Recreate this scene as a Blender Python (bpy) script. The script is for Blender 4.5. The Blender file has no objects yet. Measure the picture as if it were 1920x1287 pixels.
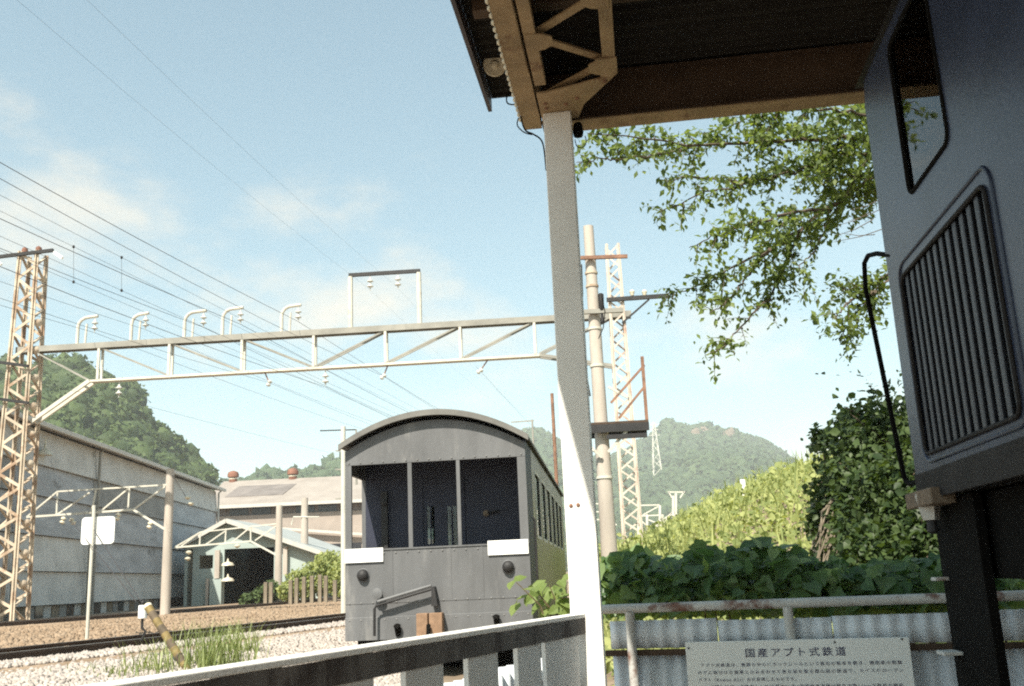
import bpy, math, random
import numpy as np
from mathutils import Matrix, Vector, noise as mnoise
from mathutils.geometry import tessellate_polygon

random.seed(7)
rng = np.random.default_rng(7)
scene = bpy.context.scene
COL = scene.collection
R = math.radians

# ------------------------------------------------------------------ camera
FPX, PITCH, ROLL, EYE = 1840.0, R(13.45), math.atan(.044), 1.65
_F = np.array([0, math.cos(PITCH), math.sin(PITCH)])
_R0 = np.array([1., 0, 0]); _U0 = np.array([0, -math.sin(PITCH), math.cos(PITCH)])
_U = math.cos(ROLL)*_U0 + math.sin(ROLL)*_R0
_R = math.cos(ROLL)*_R0 - math.sin(ROLL)*_U0
CAM = np.array([0, 0, EYE])
cd = bpy.data.cameras.new('camera'); cam = bpy.data.objects.new('camera', cd); COL.objects.link(cam)
cam.matrix_world = Matrix(((_R[0], _U[0], -_F[0], 0), (_R[1], _U[1], -_F[1], 0), (_R[2], _U[2], -_F[2], EYE), (0, 0, 0, 1)))
cd.sensor_width = 36; cd.lens = FPX/1920*36; cd.clip_start = .05; cd.clip_end = 9000
cd.dof.use_dof = True; cd.dof.focus_distance = 16; cd.dof.aperture_fstop = 9
scene.camera = cam

# ------------------------------------------------------------------ sky, sun, exposure
SUN_EL, SUN_AZ = R(50), R(21)           # sun behind the camera, 21 degrees to the left
sdir = np.array([-math.sin(SUN_AZ)*math.cos(SUN_EL), -math.cos(SUN_AZ)*math.cos(SUN_EL), math.sin(SUN_EL)])
world = bpy.data.worlds.new('World'); scene.world = world; world.use_nodes = True
nt = world.node_tree; nt.nodes.clear()
def N(tree, kind, **kw):
    n = tree.nodes.new(kind)
    for k, v in kw.items(): setattr(n, k, v)
    return n
out = N(nt, 'ShaderNodeOutputWorld'); bg = N(nt, 'ShaderNodeBackground')
sky = N(nt, 'ShaderNodeTexSky'); sky.sky_type = 'NISHITA'; sky.sun_disc = False
sky.sun_elevation = SUN_EL; sky.sun_rotation = math.atan2(sdir[0], sdir[1])
sky.air_density = 1.0; sky.dust_density = 1.6; sky.ozone_density = 1.0; sky.altitude = 300
tc = N(nt, 'ShaderNodeTexCoord')
tint = N(nt, 'ShaderNodeMix', data_type='RGBA', blend_type='MULTIPLY'); tint.inputs[0].default_value = 1
tint.inputs[7].default_value = (.97, 1.13, .98, 1)
gm = N(nt, 'ShaderNodeGamma'); gm.inputs[1].default_value = .72
nt.links.new(sky.outputs[0], gm.inputs[0]); nt.links.new(gm.outputs[0], tint.inputs[6])
# clouds: noise over the sky dome, thickest low down
sep = N(nt, 'ShaderNodeSeparateXYZ'); nt.links.new(tc.outputs['Generated'], sep.inputs[0])
mp = N(nt, 'ShaderNodeMapping'); mp.inputs['Scale'].default_value = (1, 1, 1.9); mp.inputs['Location'].default_value = (4.1, 2.2, .9)
nt.links.new(tc.outputs['Generated'], mp.inputs[0])
n1 = N(nt, 'ShaderNodeTexNoise'); n1.inputs['Scale'].default_value = 3.1; n1.inputs['Detail'].default_value = 9; n1.inputs['Roughness'].default_value = .56
nt.links.new(mp.outputs[0], n1.inputs['Vector'])
lo = N(nt, 'ShaderNodeMapRange'); lo.inputs['From Min'].default_value = 0; lo.inputs['From Max'].default_value = .62
lo.inputs['To Min'].default_value = .13; lo.inputs['To Max'].default_value = -.17
nt.links.new(sep.outputs[2], lo.inputs[0])
ad = N(nt, 'ShaderNodeMath', operation='ADD'); nt.links.new(n1.outputs[0], ad.inputs[0]); nt.links.new(lo.outputs[0], ad.inputs[1])
cr = N(nt, 'ShaderNodeMapRange', interpolation_type='SMOOTHSTEP'); cr.inputs['From Min'].default_value = .52; cr.inputs['From Max'].default_value = .72
cr.inputs['To Max'].default_value = .85
nt.links.new(ad.outputs[0], cr.inputs[0])
mx = N(nt, 'ShaderNodeMix', data_type='RGBA'); mx.inputs[7].default_value = (3.5, 3.2, 2.65, 1)
nt.links.new(cr.outputs[0], mx.inputs[0]); nt.links.new(tint.outputs[2], mx.inputs[6])
nt.links.new(mx.outputs[2], bg.inputs[0]); bg.inputs[1].default_value = .142
nt.links.new(bg.outputs[0], out.inputs[0])

sl = bpy.data.lights.new('sun', 'SUN'); sl.energy = 4.6; sl.angle = R(.53); sl.color = (1, .93, .8)
sun = bpy.data.objects.new('sun', sl); COL.objects.link(sun); sun.location = (0, 0, 60)
sun.rotation_euler = Vector(sdir).to_track_quat('Z', 'Y').to_euler()
scene.view_settings.view_transform = 'Standard'; scene.view_settings.look = 'None'
scene.view_settings.exposure = 1.06; scene.view_settings.gamma = 1
scene.render.engine = 'CYCLES'
cy = scene.cycles
cy.max_bounces = 7; cy.diffuse_bounces = 4; cy.glossy_bounces = 3; cy.transmission_bounces = 5; cy.transparent_max_bounces = 8; cy.volume_bounces = 1
cy.filter_width = 2.0
cy.use_denoising = False
cy.sample_clamp_indirect = 8

# ------------------------------------------------------------------ geometry helpers
def D(px, py): return _F + (px-960)/FPX*_R - (py-643.5)/FPX*_U
def P(px, py, Y): d = D(px, py); return CAM + d*(Y/d[1])
def PZ(px, py, z): d = D(px, py); return CAM + d*((z-EYE)/d[2])
def onp(px, py, pt, n): d = D(px, py); return CAM + d*(np.dot(np.asarray(pt, float)-CAM, n)/np.dot(d, n))
def V3(*a): return np.array(a, float)
def unit(a): a = np.asarray(a, float); return a/np.linalg.norm(a)
UP = V3(0, 0, 1)

class Fr:
    """upright frame: u points away along a heading (degrees right of the view axis), v to its right, z up"""
    def __init__(s, o, deg):
        a = R(deg); s.o = np.array([o[0], o[1], 0.]); s.u = V3(math.sin(a), math.cos(a), 0); s.v = V3(math.cos(a), -math.sin(a), 0)
    def __call__(s, u, v, z): return s.o + s.u*u + s.v*v + UP*z
    def vz(s, px, py, u=0):                       # pixel -> (v, z) on the plane u = const
        q = onp(px, py, s.o+s.u*u, s.u) - s.o; return float(q@s.v), float(q[2])
    def uz(s, px, py, v=0):
        q = onp(px, py, s.o+s.v*v, s.v) - s.o; return float(q@s.u), float(q[2])

OFF = {}
def off(o): return OFF.get(o.name, V3(0, 0, 0)) if o else V3(0, 0, 0)
def tag(o, label=None, cat=None, group=None, kind=None):
    for k, v in (('label', label), ('category', cat), ('group', group), ('kind', kind)):
        if v: o[k] = v
    return o
def thing(name, label, cat, loc, group=None):
    o = bpy.data.objects.new(name, None); COL.objects.link(o); o.location = loc; o.empty_display_size = .2
    OFF[o.name] = np.asarray(loc, float); return tag(o, label, cat, group)
def link(name, me, mat, parent=None, loc=None):
    if mat: me.materials.append(mat)
    o = bpy.data.objects.new(name, me); COL.objects.link(o)
    if parent: o.parent = parent; OFF[o.name] = off(parent)
    else: o.location = loc if loc is not None else (0, 0, 0); OFF[o.name] = V3(*o.location)
    return o
def copy_part(src, parent, loc=None):
    o = src.copy(); COL.objects.link(o); o.parent = parent
    if loc is not None: o.location = loc
    OFF[o.name] = off(parent); return o

class MB:
    def __init__(s): s.v = []; s.f = []
    def add(s, vs, fs):
        b = len(s.v); s.v += [np.asarray(q, float) for q in vs]; s.f += [[b+i for i in f] for f in fs]; return s
    def hexa(s, c8):  # bottom 4 ccw, top 4
        return s.add(c8, [(3, 2, 1, 0), (4, 5, 6, 7), (0, 1, 5, 4), (1, 2, 6, 5), (2, 3, 7, 6), (3, 0, 4, 7)])
    def fbox(s, fr, u0, u1, v0, v1, z0, z1):
        return s.hexa([fr(u0, v0, z0), fr(u0, v1, z0), fr(u1, v1, z0), fr(u1, v0, z0), fr(u0, v0, z1), fr(u0, v1, z1), fr(u1, v1, z1), fr(u1, v0, z1)])
    def bar(s, a, b, w, h, up=UP):
        a = np.asarray(a, float); b = np.asarray(b, float); d = unit(b-a)
        up = np.asarray(up, float)
        if abs(d@unit(up)) > .98: up = V3(0, 1, 0) if abs(d[1]) < .9 else V3(1, 0, 0)
        x = unit(np.cross(d, up)); y = np.cross(x, d); x = x*w/2; y = y*h/2
        return s.hexa([a-x-y, a+x-y, b+x-y, b-x-y, a-x+y, a+x+y, b+x+y, b-x+y])
    def angle(s, a, b, w, th, up=UP):             # L section
        a = np.asarray(a, float); b = np.asarray(b, float); d = unit(b-a); up = np.asarray(up, float)
        if abs(d@unit(up)) > .98: up = V3(0, 1, 0)
        x = unit(np.cross(d, up)); y = np.cross(x, d)
        s.bar(a+x*w/2, b+x*w/2, w, th, up); return s.bar(a+y*(w/2+th/2), b+y*(w/2+th/2), th, w, up)
    def tube(s, pts, r, n=8, caps=True):
        pts = [np.asarray(q, float) for q in pts]; rr = r if hasattr(r, '__len__') else [r]*len(pts)
        b = len(s.v); x = None
        for i, q in enumerate(pts):
            d = unit(pts[min(i+1, len(pts)-1)] - pts[max(i-1, 0)])
            if x is None: x = unit(np.cross(d, UP if abs(d[2]) < .9 else V3(1, 0, 0)))
            else: x = unit(x - d*(x@d))
            y = np.cross(d, x)
            s.v += [q + (x*math.cos(2*math.pi*k/n) + y*math.sin(2*math.pi*k/n))*rr[i] for k in range(n)]
        for i in range(len(pts)-1):
            for k in range(n):
                s.f.append([b+i*n+k, b+i*n+(k+1) % n, b+(i+1)*n+(k+1) % n, b+(i+1)*n+k])
        if caps: s.f.append([b+k for k in range(n)][::-1]); s.f.append([b+(len(pts)-1)*n+k for k in range(n)])
        return s
    def lathe(s, o, axis, prof, n=16):            # prof: (distance along axis, radius)
        o = np.asarray(o, float); ax = unit(axis); b = len(s.v)
        x = unit(np.cross(ax, UP if abs(ax[2]) < .9 else V3(1, 0, 0))); y = np.cross(ax, x)
        for h, r in prof: s.v += [o+ax*h+(x*math.cos(2*math.pi*k/n)+y*math.sin(2*math.pi*k/n))*max(r, 1e-4) for k in range(n)]
        for i in range(len(prof)-1):
            for k in range(n): s.f.append([b+i*n+k, b+i*n+(k+1) % n, b+(i+1)*n+(k+1) % n, b+(i+1)*n+k])
        s.f.append([b+k for k in range(n)][::-1]); s.f.append([b+(len(prof)-1)*n+k for k in range(n)])
        return s
    def plate(s, m, outer, holes=(), t=.03):      # m(x, y, depth) -> point; flat plate with holes
        loops = [list(outer)] + [list(h) for h in holes]; flat = [q for l in loops for q in l]
        tris = tessellate_polygon([[Vector((q[0], q[1], 0)) for q in l] for l in loops])
        n = len(flat); b = len(s.v)
        s.v += [m(q[0], q[1], 0) for q in flat] + [m(q[0], q[1], t) for q in flat]
        for a in tris:
            s.f.append([b+i for i in a]); s.f.append([b+n+i for i in reversed(a)])
        k = 0
        for l in loops:
            for i in range(len(l)): j = (i+1) % len(l); s.f.append([b+k+i, b+k+j, b+n+k+j, b+n+k+i])
            k += len(l)
        return s
    def build(s, name, mat, parent=None, loc=None, smooth=False, bevel=0, recalc=True):
        o0 = off(parent) if parent else (np.asarray(loc, float) if loc is not None else (np.min(s.v, axis=0)+np.max(s.v, axis=0))/2*V3(1, 1, 0)+V3(0, 0, np.min(s.v, axis=0)[2]))
        me = bpy.data.meshes.new(name); me.from_pydata([tuple(q-o0) for q in s.v], [], s.f)
        if recalc:
            import bmesh
            bm = bmesh.new(); bm.from_mesh(me); bmesh.ops.recalc_face_normals(bm, faces=bm.faces); bm.to_mesh(me); bm.free()
        if smooth: me.polygons.foreach_set('use_smooth', [True]*len(me.polygons))
        o = link(name, me, mat, parent, o0 if not parent else None)
        if smooth:
            m = o.modifiers.new('edges', 'EDGE_SPLIT'); m.split_angle = R(40)
        if bevel:
            m = o.modifiers.new('bevel', 'BEVEL'); m.width = bevel; m.segments = 2; m.limit_method = 'ANGLE'
        return o

def rrect(x0, x1, y0, y1, r, n=5):
    pts = []
    for cx, cy, a0 in ((x1-r, y1-r, 0), (x0+r, y1-r, 90), (x0+r, y0+r, 180), (x1-r, y0+r, 270)):
        for k in range(n+1): a = R(a0+90*k/n); pts.append((cx+r*math.cos(a), cy+r*math.sin(a)))
    return pts
def arrays(name, verts, faces, mat, parent=None, loc=None, rnd=None, smooth=False):
    verts = np.asarray(verts, np.float32); faces = np.asarray(faces, np.int32)
    o0 = off(parent) if parent else (np.asarray(loc, float) if loc is not None else V3(0, 0, 0))
    verts = verts - o0.astype(np.float32)
    me = bpy.data.meshes.new(name); k = faces.shape[1]
    me.vertices.add(len(verts)); me.vertices.foreach_set('co', verts.ravel())
    me.loops.add(faces.size); me.loops.foreach_set('vertex_index', faces.ravel())
    me.polygons.add(len(faces)); me.polygons.foreach_set('loop_start', np.arange(0, faces.size, k, dtype=np.int32))
    me.update(calc_edges=True)
    if smooth: me.polygons.foreach_set('use_smooth', [True]*len(faces))
    if rnd is not None:
        a = me.attributes.new('tone', 'FLOAT', 'POINT'); a.data.foreach_set('value', np.asarray(rnd, np.float32))
    return link(name, me, mat, parent, o0 if not parent else None)
def scatter(tv, tf, pos, rot, scale):
    """template verts/faces copied to N places: rot (N,3,3), scale (N,) or (N,3)"""
    tv = np.asarray(tv, float); tf = np.asarray(tf, int); n = len(pos); scale = np.asarray(scale, float)
    if scale.ndim == 1: scale = scale[:, None].repeat(3, 1)
    v = np.einsum('nij,nkj->nki', rot, tv[None]*scale[:, None, :]) + np.asarray(pos)[:, None, :]
    f = tf[None] + (np.arange(n)*len(tv))[:, None, None]
    return v.reshape(-1, 3), f.reshape(-1, tf.shape[1])
def rot_rand(n, tilt=1.0):
    """random frames whose z axis leans up to tilt (0 upright, 1 any)"""
    z = rng.normal(size=(n, 3)); z /= np.linalg.norm(z, axis=1)[:, None]
    z = z*tilt + V3(0, 0, 1)*(1-tilt); z /= np.linalg.norm(z, axis=1)[:, None]
    x = np.cross(rng.normal(size=(n, 3)), z); x /= np.linalg.norm(x, axis=1)[:, None]
    return np.stack([x, np.cross(z, x), z], axis=2)
def fbm(p, o=4): return mnoise.fractal(Vector(p), 1.0, 2.0, o)

# ------------------------------------------------------------------ materials
MATS = {}
def pmat(name, c, c2=None, var=.18, scale=3., rough=.7, metal=0., bump=.15, bscale=60., rust=None, ramt=.45, rscale=2.2, stretch=(1, 1, 1), spec=.4, ribs=0):
    m = bpy.data.materials.new(name); m.use_nodes = True; t = m.node_tree; b = t.nodes['Principled BSDF']
    co = N(t, 'ShaderNodeTexCoord'); mpn = N(t, 'ShaderNodeMapping'); mpn.inputs['Scale'].default_value = stretch
    t.links.new(co.outputs['Object'], mpn.inputs[0])
    def noise(sc, det=7, ro=.6, src=mpn):
        n = N(t, 'ShaderNodeTexNoise'); n.inputs['Scale'].default_value = sc; n.inputs['Detail'].default_value = det; n.inputs['Roughness'].default_value = ro
        t.links.new(src.outputs[0], n.inputs['Vector']); return n
    c = V3(*c); c2 = V3(*c2) if c2 is not None else None
    a, d = (c*(1-var), np.minimum(c*(1+var), .95)) if c2 is None else (c, c2)
    n = noise(scale); r = N(t, 'ShaderNodeMapRange'); r.inputs['From Min'].default_value = .32; r.inputs['From Max'].default_value = .68
    t.links.new(n.outputs[0], r.inputs[0])
    mixn = N(t, 'ShaderNodeMix', data_type='RGBA'); mixn.inputs[6].default_value = (*a, 1); mixn.inputs[7].default_value = (*d, 1)
    t.links.new(r.outputs[0], mixn.inputs[0]); colour = mixn.outputs[2]
    if rust is not None:
        n2 = noise(rscale, 9, .68); r2 = N(t, 'ShaderNodeMapRange', interpolation_type='SMOOTHSTEP')
        r2.inputs['From Min'].default_value = 1-ramt-.03; r2.inputs['From Max'].default_value = 1-ramt+.12
        t.links.new(n2.outputs[0], r2.inputs[0])
        m2 = N(t, 'ShaderNodeMix', data_type='RGBA'); m2.inputs[7].default_value = (*rust, 1)
        t.links.new(r2.outputs[0], m2.inputs[0]); t.links.new(colour, m2.inputs[6]); colour = m2.outputs[2]
    t.links.new(colour, b.inputs['Base Color'])
    b.inputs['Roughness'].default_value = rough; b.inputs['Metallic'].default_value = metal; b.inputs['Specular IOR Level'].default_value = spec
    if bump:
        n3 = noise(bscale, 5, .6, co if False else mpn); bp = N(t, 'ShaderNodeBump'); bp.inputs['Strength'].default_value = bump; bp.inputs['Distance'].default_value = .02
        t.links.new(n3.outputs[0], bp.inputs['Height']); t.links.new(bp.outputs[0], b.inputs['Normal'])
    if ribs:
        wv_ = N(t, 'ShaderNodeTexWave'); wv_.bands_direction = 'Y'; wv_.inputs['Scale'].default_value = ribs; wv_.inputs['Distortion'].default_value = .0
        t.links.new(co.outputs['Object'], wv_.inputs['Vector']); b2_ = N(t, 'ShaderNodeBump'); b2_.inputs['Strength'].default_value = .8; b2_.inputs['Distance'].default_value = .04
        t.links.new(wv_.outputs['Fac'], b2_.inputs['Height']); t.links.new(bp.outputs[0], b2_.inputs['Normal']); t.links.new(b2_.outputs[0], b.inputs['Normal'])
    MATS[name] = m; return m
def leafmat(name, dark, light, trans=.35, rough=.5):
    m = bpy.data.materials.new(name); m.use_nodes = True; t = m.node_tree; b = t.nodes['Principled BSDF']
    at = N(t, 'ShaderNodeAttribute', attribute_name='tone')
    oi = N(t, 'ShaderNodeObjectInfo')
    s = N(t, 'ShaderNodeMath', operation='ADD'); t.links.new(at.outputs['Fac'], s.inputs[0])
    k = N(t, 'ShaderNodeMath', operation='MULTIPLY'); k.inputs[1].default_value = .35; t.links.new(oi.outputs['Random'], k.inputs[0]); t.links.new(k.outputs[0], s.inputs[1])
    mx = N(t, 'ShaderNodeMix', data_type='RGBA'); mx.inputs[6].default_value = (*dark, 1); mx.inputs[7].default_value = (*light, 1)
    t.links.new(s.outputs[0], mx.inputs[0]); t.links.new(mx.outputs[2], b.inputs['Base Color'])
    b.inputs['Roughness'].default_value = rough; b.inputs['Specular IOR Level'].default_value = .35
    tr = N(t, 'ShaderNodeBsdfTranslucent'); g = N(t, 'ShaderNodeMix', data_type='RGBA', blend_type='MULTIPLY'); g.inputs[0].default_value = 1
    g.inputs[7].default_value = (1.5, 1.45, .6, 1); t.links.new(mx.outputs[2], g.inputs[6]); t.links.new(g.outputs[2], tr.inputs[0])
    ms = N(t, 'ShaderNodeMixShader'); ms.inputs[0].default_value = trans
    t.links.new(b.outputs[0], ms.inputs[1]); t.links.new(tr.outputs[0], ms.inputs[2])
    t.links.new(ms.outputs[0], t.nodes['Material Output'].inputs[0]); return m
RUST = (.22, .085, .035)
M = dict(
    white=pmat('white_paint', (.78, .77, .74), var=.05, scale=4, rough=.55, rust=(.42, .3, .2), ramt=.27, rscale=3, bump=.08),
    beige=pmat('beige_steel', (.30, .215, .125), var=.25, scale=5, rough=.7, rust=(.15, .075, .04), ramt=.42, rscale=6),
    brown=pmat('brown_steel', (.062, .038, .024), var=.3, scale=4, rough=.75),
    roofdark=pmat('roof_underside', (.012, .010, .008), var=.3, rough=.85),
    fascia=pmat('eave_fascia', (.06, .05, .065), rough=.5),
    web=pmat('dark_angle_iron', (.16, .145, .135), var=.35, scale=3, rough=.8, rust=(.06, .045, .04), ramt=.5, rscale=4, stretch=(1, 1, .4)),  # darker than the white rail top, with random dark patches
    brown2=pmat('dusty_brown', (.16, .12, .085), var=.3, scale=9, rough=.8),
    cream=pmat('cream_enamel', (.62, .57, .45), var=.1, rough=.35, scale=12),
    dark=pmat('dark_iron', (.022, .021, .022), var=.3, rough=.6),
    black=pmat('black_rubber', (.006, .0055, .005), rough=.85, spec=.08),
    gantry=pmat('weathered_galvanised', (.56, .54, .47), var=.12, scale=2, rough=.65, rust=(.36, .22, .12), ramt=.36, rscale=1.2),
    chord=pmat('grey_channel', (.27, .26, .23), var=.2, scale=1.5, rough=.7),
    tower=pmat('rusty_lattice', (.52, .44, .34), var=.2, scale=1.4, rough=.75, rust=(.34, .235, .16), ramt=.5, rscale=1.6),
    tower2=pmat('faded_lattice', (.56, .49, .42), var=.15, scale=1.4, rough=.75, rust=(.42, .28, .22), ramt=.46, rscale=1.6),
    rust=pmat('rusty_steel', (.22, .12, .08), var=.4, scale=4, rough=.85),
    concrete=pmat('concrete_pole', (.44, .39, .34), var=.14, scale=2, rough=.85, stretch=(1, 1, .3)),
    porcelain=pmat('porcelain', (.62, .62, .58), var=.08, rough=.25, bump=0),
    wire=pmat('aged_copper_wire', (.045, .04, .04), rough=.6, bump=0),
    coach=pmat('grey_coach_paint', (.120, .122, .127), var=.18, scale=2.0, rough=.55, rust=(.215, .21, .205), ramt=.43, rscale=1.3, stretch=(1.5, 1.5, .4), bump=.12, bscale=25),
    coachroof=pmat('coach_roof_paint', (.16, .155, .145), var=.25, scale=2, rough=.75),
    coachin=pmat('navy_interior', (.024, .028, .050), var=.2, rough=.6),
    coachgreen=pmat('coach_side_paint', (.085, .09, .075), var=.2, rough=.35),
    plate=pmat('blank_white_plate', (.85, .85, .84), var=.02, rough=.5, bump=.02),
    orange=pmat('rusted_coupler', (.24, .15, .095), var=.3, scale=6, rough=.85),
    loco=pmat('loco_shade_blue', (.028, .037, .066), var=.25, scale=3, rough=.34, bump=.06, bscale=30),  # blue tint of the skylit shade is put into this body colour
    locodark=pmat('loco_sill_dark', (.02, .018, .018), var=.3, scale=6, rough=.7, spec=.2),
    slat=pmat('louvre_slat', (.045, .05, .062), var=.15, rough=.45),
    rail=pmat('rail_side', (.06, .04, .03), var=.3, rough=.7),
    railtop=pmat('rail_head', (.35, .33, .31), var=.1, rough=.35, metal=.6),
    sleeper=pmat('timber_sleeper', (.075, .06, .048), var=.3, scale=6, rough=.9, stretch=(1, 6, 1)),
    ground=pmat('dry_soil', (.17, .125, .085), (.30, .24, .18), scale=.8, rough=.95, bump=.5, bscale=14),
    ballast=pmat('rusty_ballast', (.20, .135, .085), (.36, .27, .19), scale=1.6, rough=.95, bump=.8, bscale=16),
    stone=pmat('gravel_stone', (.30, .26, .23), (.50, .45, .41), scale=9, rough=.9),
    factory=pmat('asbestos_sheet', (.36, .375, .39), var=.2, scale=.8, rough=.85, rust=(.15, .15, .15), ramt=.4, rscale=.5, stretch=(.5, .5, 2), ribs=1.1),
    factory2=pmat('pale_asbestos_sheet', (.50, .50, .48), var=.14, scale=.9, rough=.85, rust=(.2, .2, .19), ramt=.36, rscale=.7, ribs=1.1),
    factory3=pmat('dark_asbestos_sheet', (.25, .25, .24), var=.2, scale=.9, rough=.85, rust=(.11, .11, .11), ramt=.4, rscale=.7, ribs=1.1),
    trim=pmat('pale_trim', (.5, .48, .44), var=.08, rough=.6),
    glassdark=pmat('dark_window', (.02, .025, .03), rough=.15, bump=0, spec=.6),
    shed=pmat('grey_green_board', (.34, .40, .38), var=.12, scale=.8, rough=.8, stretch=(1, 1, .4)),
    shedroof=pmat('shed_roof', (.33, .35, .34), var=.12, scale=.8, rough=.7),
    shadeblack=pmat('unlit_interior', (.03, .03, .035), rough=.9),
    barn=pmat('pinkish_render', (.34, .29, .255), var=.12, scale=.6, rough=.9),
    barnroof=pmat('grey_tile_roof', (.25, .22, .195), (.32, .285, .255), scale=.5, rough=.85),
    barnpatch=pmat('dark_roof_patch', (.18, .16, .15), var=.2, scale=.7, rough=.85),
    redbrown=pmat('red_vent', (.20, .095, .065), var=.3, scale=1.5, rough=.8),
    wood=pmat('weathered_timber', (.21, .175, .13), var=.3, scale=6, rough=.9, stretch=(1, 1, .2)),
    stake=pmat('striped_guard', (.10, .075, .05), var=.3, scale=8, rough=.8),
    yellow=pmat('worn_yellow', (.18, .13, .05), var=.3, scale=14, rough=.75),
    sheet=pmat('painted_corrugated_iron', (.70, .75, .80), var=.12, scale=2, rough=.55, rust=(.30, .25, .21), ramt=.34, rscale=3, stretch=(1, 1, .5)),
    piperail=pmat('flaking_pipe', (.52, .52, .5), var=.1, rough=.6, rust=(.17, .085, .06), ramt=.5, rscale=5),
    board=pmat('signboard_white', (.83, .85, .83), var=.05, scale=3, rough=.55, bump=.03),
    ink=pmat('navy_ink', (.045, .05, .11), var=.2, rough=.7, bump=0),
    hill=pmat('hill_soil', (.045, .06, .025), (.075, .10, .04), scale=.05, rough=1, bump=0),
    mount=pmat('mountain_wood', (.042, .072, .03), (.075, .11, .045), scale=.012, rough=1, bump=0, rust=(.24, .17, .12), ramt=.29, rscale=.018),
    bark=pmat('bark', (.10, .075, .055), var=.35, scale=9, rough=.95, bump=.6, bscale=30),
    mound=pmat('grassy_bank', (.13, .15, .05), (.22, .22, .09), scale=.7, rough=1, bump=.4, bscale=9),
    rock=pmat('pale_rock', (.15, .125, .10), (.30, .26, .21), scale=1.4, rough=.95, bump=.9, bscale=6),
    cliff=pmat('reddish_cliff', (.15, .115, .08), (.21, .17, .125), scale=.06, rough=1, bump=.0),
    vest=pmat('bush_stem', (.12, .09, .05), rough=.95),
)
L = dict(
    forest=leafmat('forest_leaf', (.030, .052, .018), (.085, .125, .040), .2, .7),
    far=leafmat('far_wood_leaf', (.038, .068, .030), (.075, .115, .050), .1, .8),
    cherry=leafmat('cherry_leaf', (.04, .075, .024), (.20, .26, .08), .5),
    kudzu=leafmat('kudzu_leaf', (.07, .14, .066), (.26, .36, .155), .45, .38),
    bank=leafmat('bank_leaf', (.10, .15, .045), (.38, .41, .17), .4, .7),
    bright=leafmat('bright_leaf', (.15, .21, .06), (.26, .32, .11), .4),
    ivy=leafmat('ivy_leaf', (.020, .042, .014), (.085, .125, .042), .35),
    grass=leafmat('grass_blade', (.12, .17, .05), (.32, .36, .16), .35),
)
def glass(name, col=(.8, .86, .9), rough=.02):
    m = bpy.data.materials.new(name); m.use_nodes = True; t = m.node_tree; t.nodes.remove(t.nodes['Principled BSDF'])
    tr = N(t, 'ShaderNodeBsdfTransparent'); tr.inputs[0].default_value = (*col, 1); gl = N(t, 'ShaderNodeBsdfGlossy'); gl.inputs['Roughness'].default_value = rough
    fr = N(t, 'ShaderNodeFresnel'); fr.inputs[0].default_value = 1.45; ms = N(t, 'ShaderNodeMixShader')
    t.links.new(fr.outputs[0], ms.inputs[0]); t.links.new(tr.outputs[0], ms.inputs[1]); t.links.new(gl.outputs[0], ms.inputs[2])
    t.links.new(ms.outputs[0], t.nodes['Material Output'].inputs[0]); return m
M['pane'] = glass('dusty_pane', (.78, .87, .93))

# ================================================================== SETTING: ground, tracks, hills
T1 = [PZ(0, 1228, .95)[:2], PZ(300, 1196, .95)[:2], PZ(640, 1158, .95)[:2]]
T2 = [PZ(0, 1169, .95)[:2], PZ(320, 1146, .95)[:2], PZ(640, 1120, .95)[:2]]
def extend(pl, back, fwd, n=40):
    pl = [np.asarray(q) for q in pl]; a = pl[0]-unit(pl[1]-pl[0])*back; b = pl[2]+unit(pl[2]-pl[1])*fwd
    # smooth quadratic fit x(y)
    ys = [q[1] for q in pl]; c = np.polyfit(ys, [q[0] for q in pl], 2 if abs(back) < 99 else 1)
    y0, y1 = a[1], b[1]; out = []
    for k in range(n+1):
        y = y0+(y1-y0)*k/n
        if ys[0] <= y <= ys[2]: x = np.polyval(c, y)
        elif y < ys[0]: x = np.polyval(c, ys[0]) + np.polyval(np.polyder(c), ys[0])*(y-ys[0])
        else: x = np.polyval(c, ys[2]) + np.polyval(np.polyder(c), ys[2])*(y-ys[2])
        out.append(np.array([x, y]))
    return out
R1 = extend(T1, 9, 40); R2 = extend(T2, 22, 60)
_r1y = np.array([q[1] for q in R1]); _r1x = np.array([q[0] for q in R1])
def sstep(a, b, x): x = np.clip((x-a)/(b-a), 0, 1); return x*x*(3-2*x)
def groundz(x, y):
    w = x - np.interp(y, _r1y, _r1x)                      # metres right of the near rail
    z = .78 - .42*sstep(1.2, 5.5, w) - .3*sstep(5.0, 8.0, w)
    z = np.where(y > 60, z+(.75-z)*sstep(60, 90, y), z)
    # bank on the right climbs away from the fence
    tgt = np.interp(x, [-1, 2, 3.9, 5.4, 7.2, 9.3, 13, 22, 40], [.0, 1.7, 2.1, 2.85, 3.75, 4.35, 4.9, 5.2, 5])
    k = sstep(9.5, 29, y)*sstep(.5, 2.6, x)*(1-sstep(60, 120, y))
    z = z*(1-k) + tgt*k
    return z
def hit(px, py):
    d = D(px, py)
    for Y in np.arange(4, 60, .05):
        q = CAM+d*(Y/d[1])
        if q[2] <= float(groundz(np.array([q[0]]), np.array([q[1]]))[0]): return q
    return CAM+d*(12/d[1])
xs = np.concatenate([[-3000, -1500, -700, -300, -120, -60], np.arange(-40, 24, .5), [26, 32, 45, 70, 120, 300, 700, 1500, 3000]])
ys = np.concatenate([[-3000, -800, -200, -60, -20, -8], np.arange(-4, 34, .5), np.arange(34, 70, 2), [75, 90, 110, 150, 250, 500, 900, 1500, 3000]])
gx, gy = np.meshgrid(xs, ys); gz = groundz(gx, gy)
nx, ny = len(xs), len(ys)
gf = [[j*nx+i, j*nx+i+1, (j+1)*nx+i+1, (j+1)*nx+i] for j in range(ny-1) for i in range(nx-1)]
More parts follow.
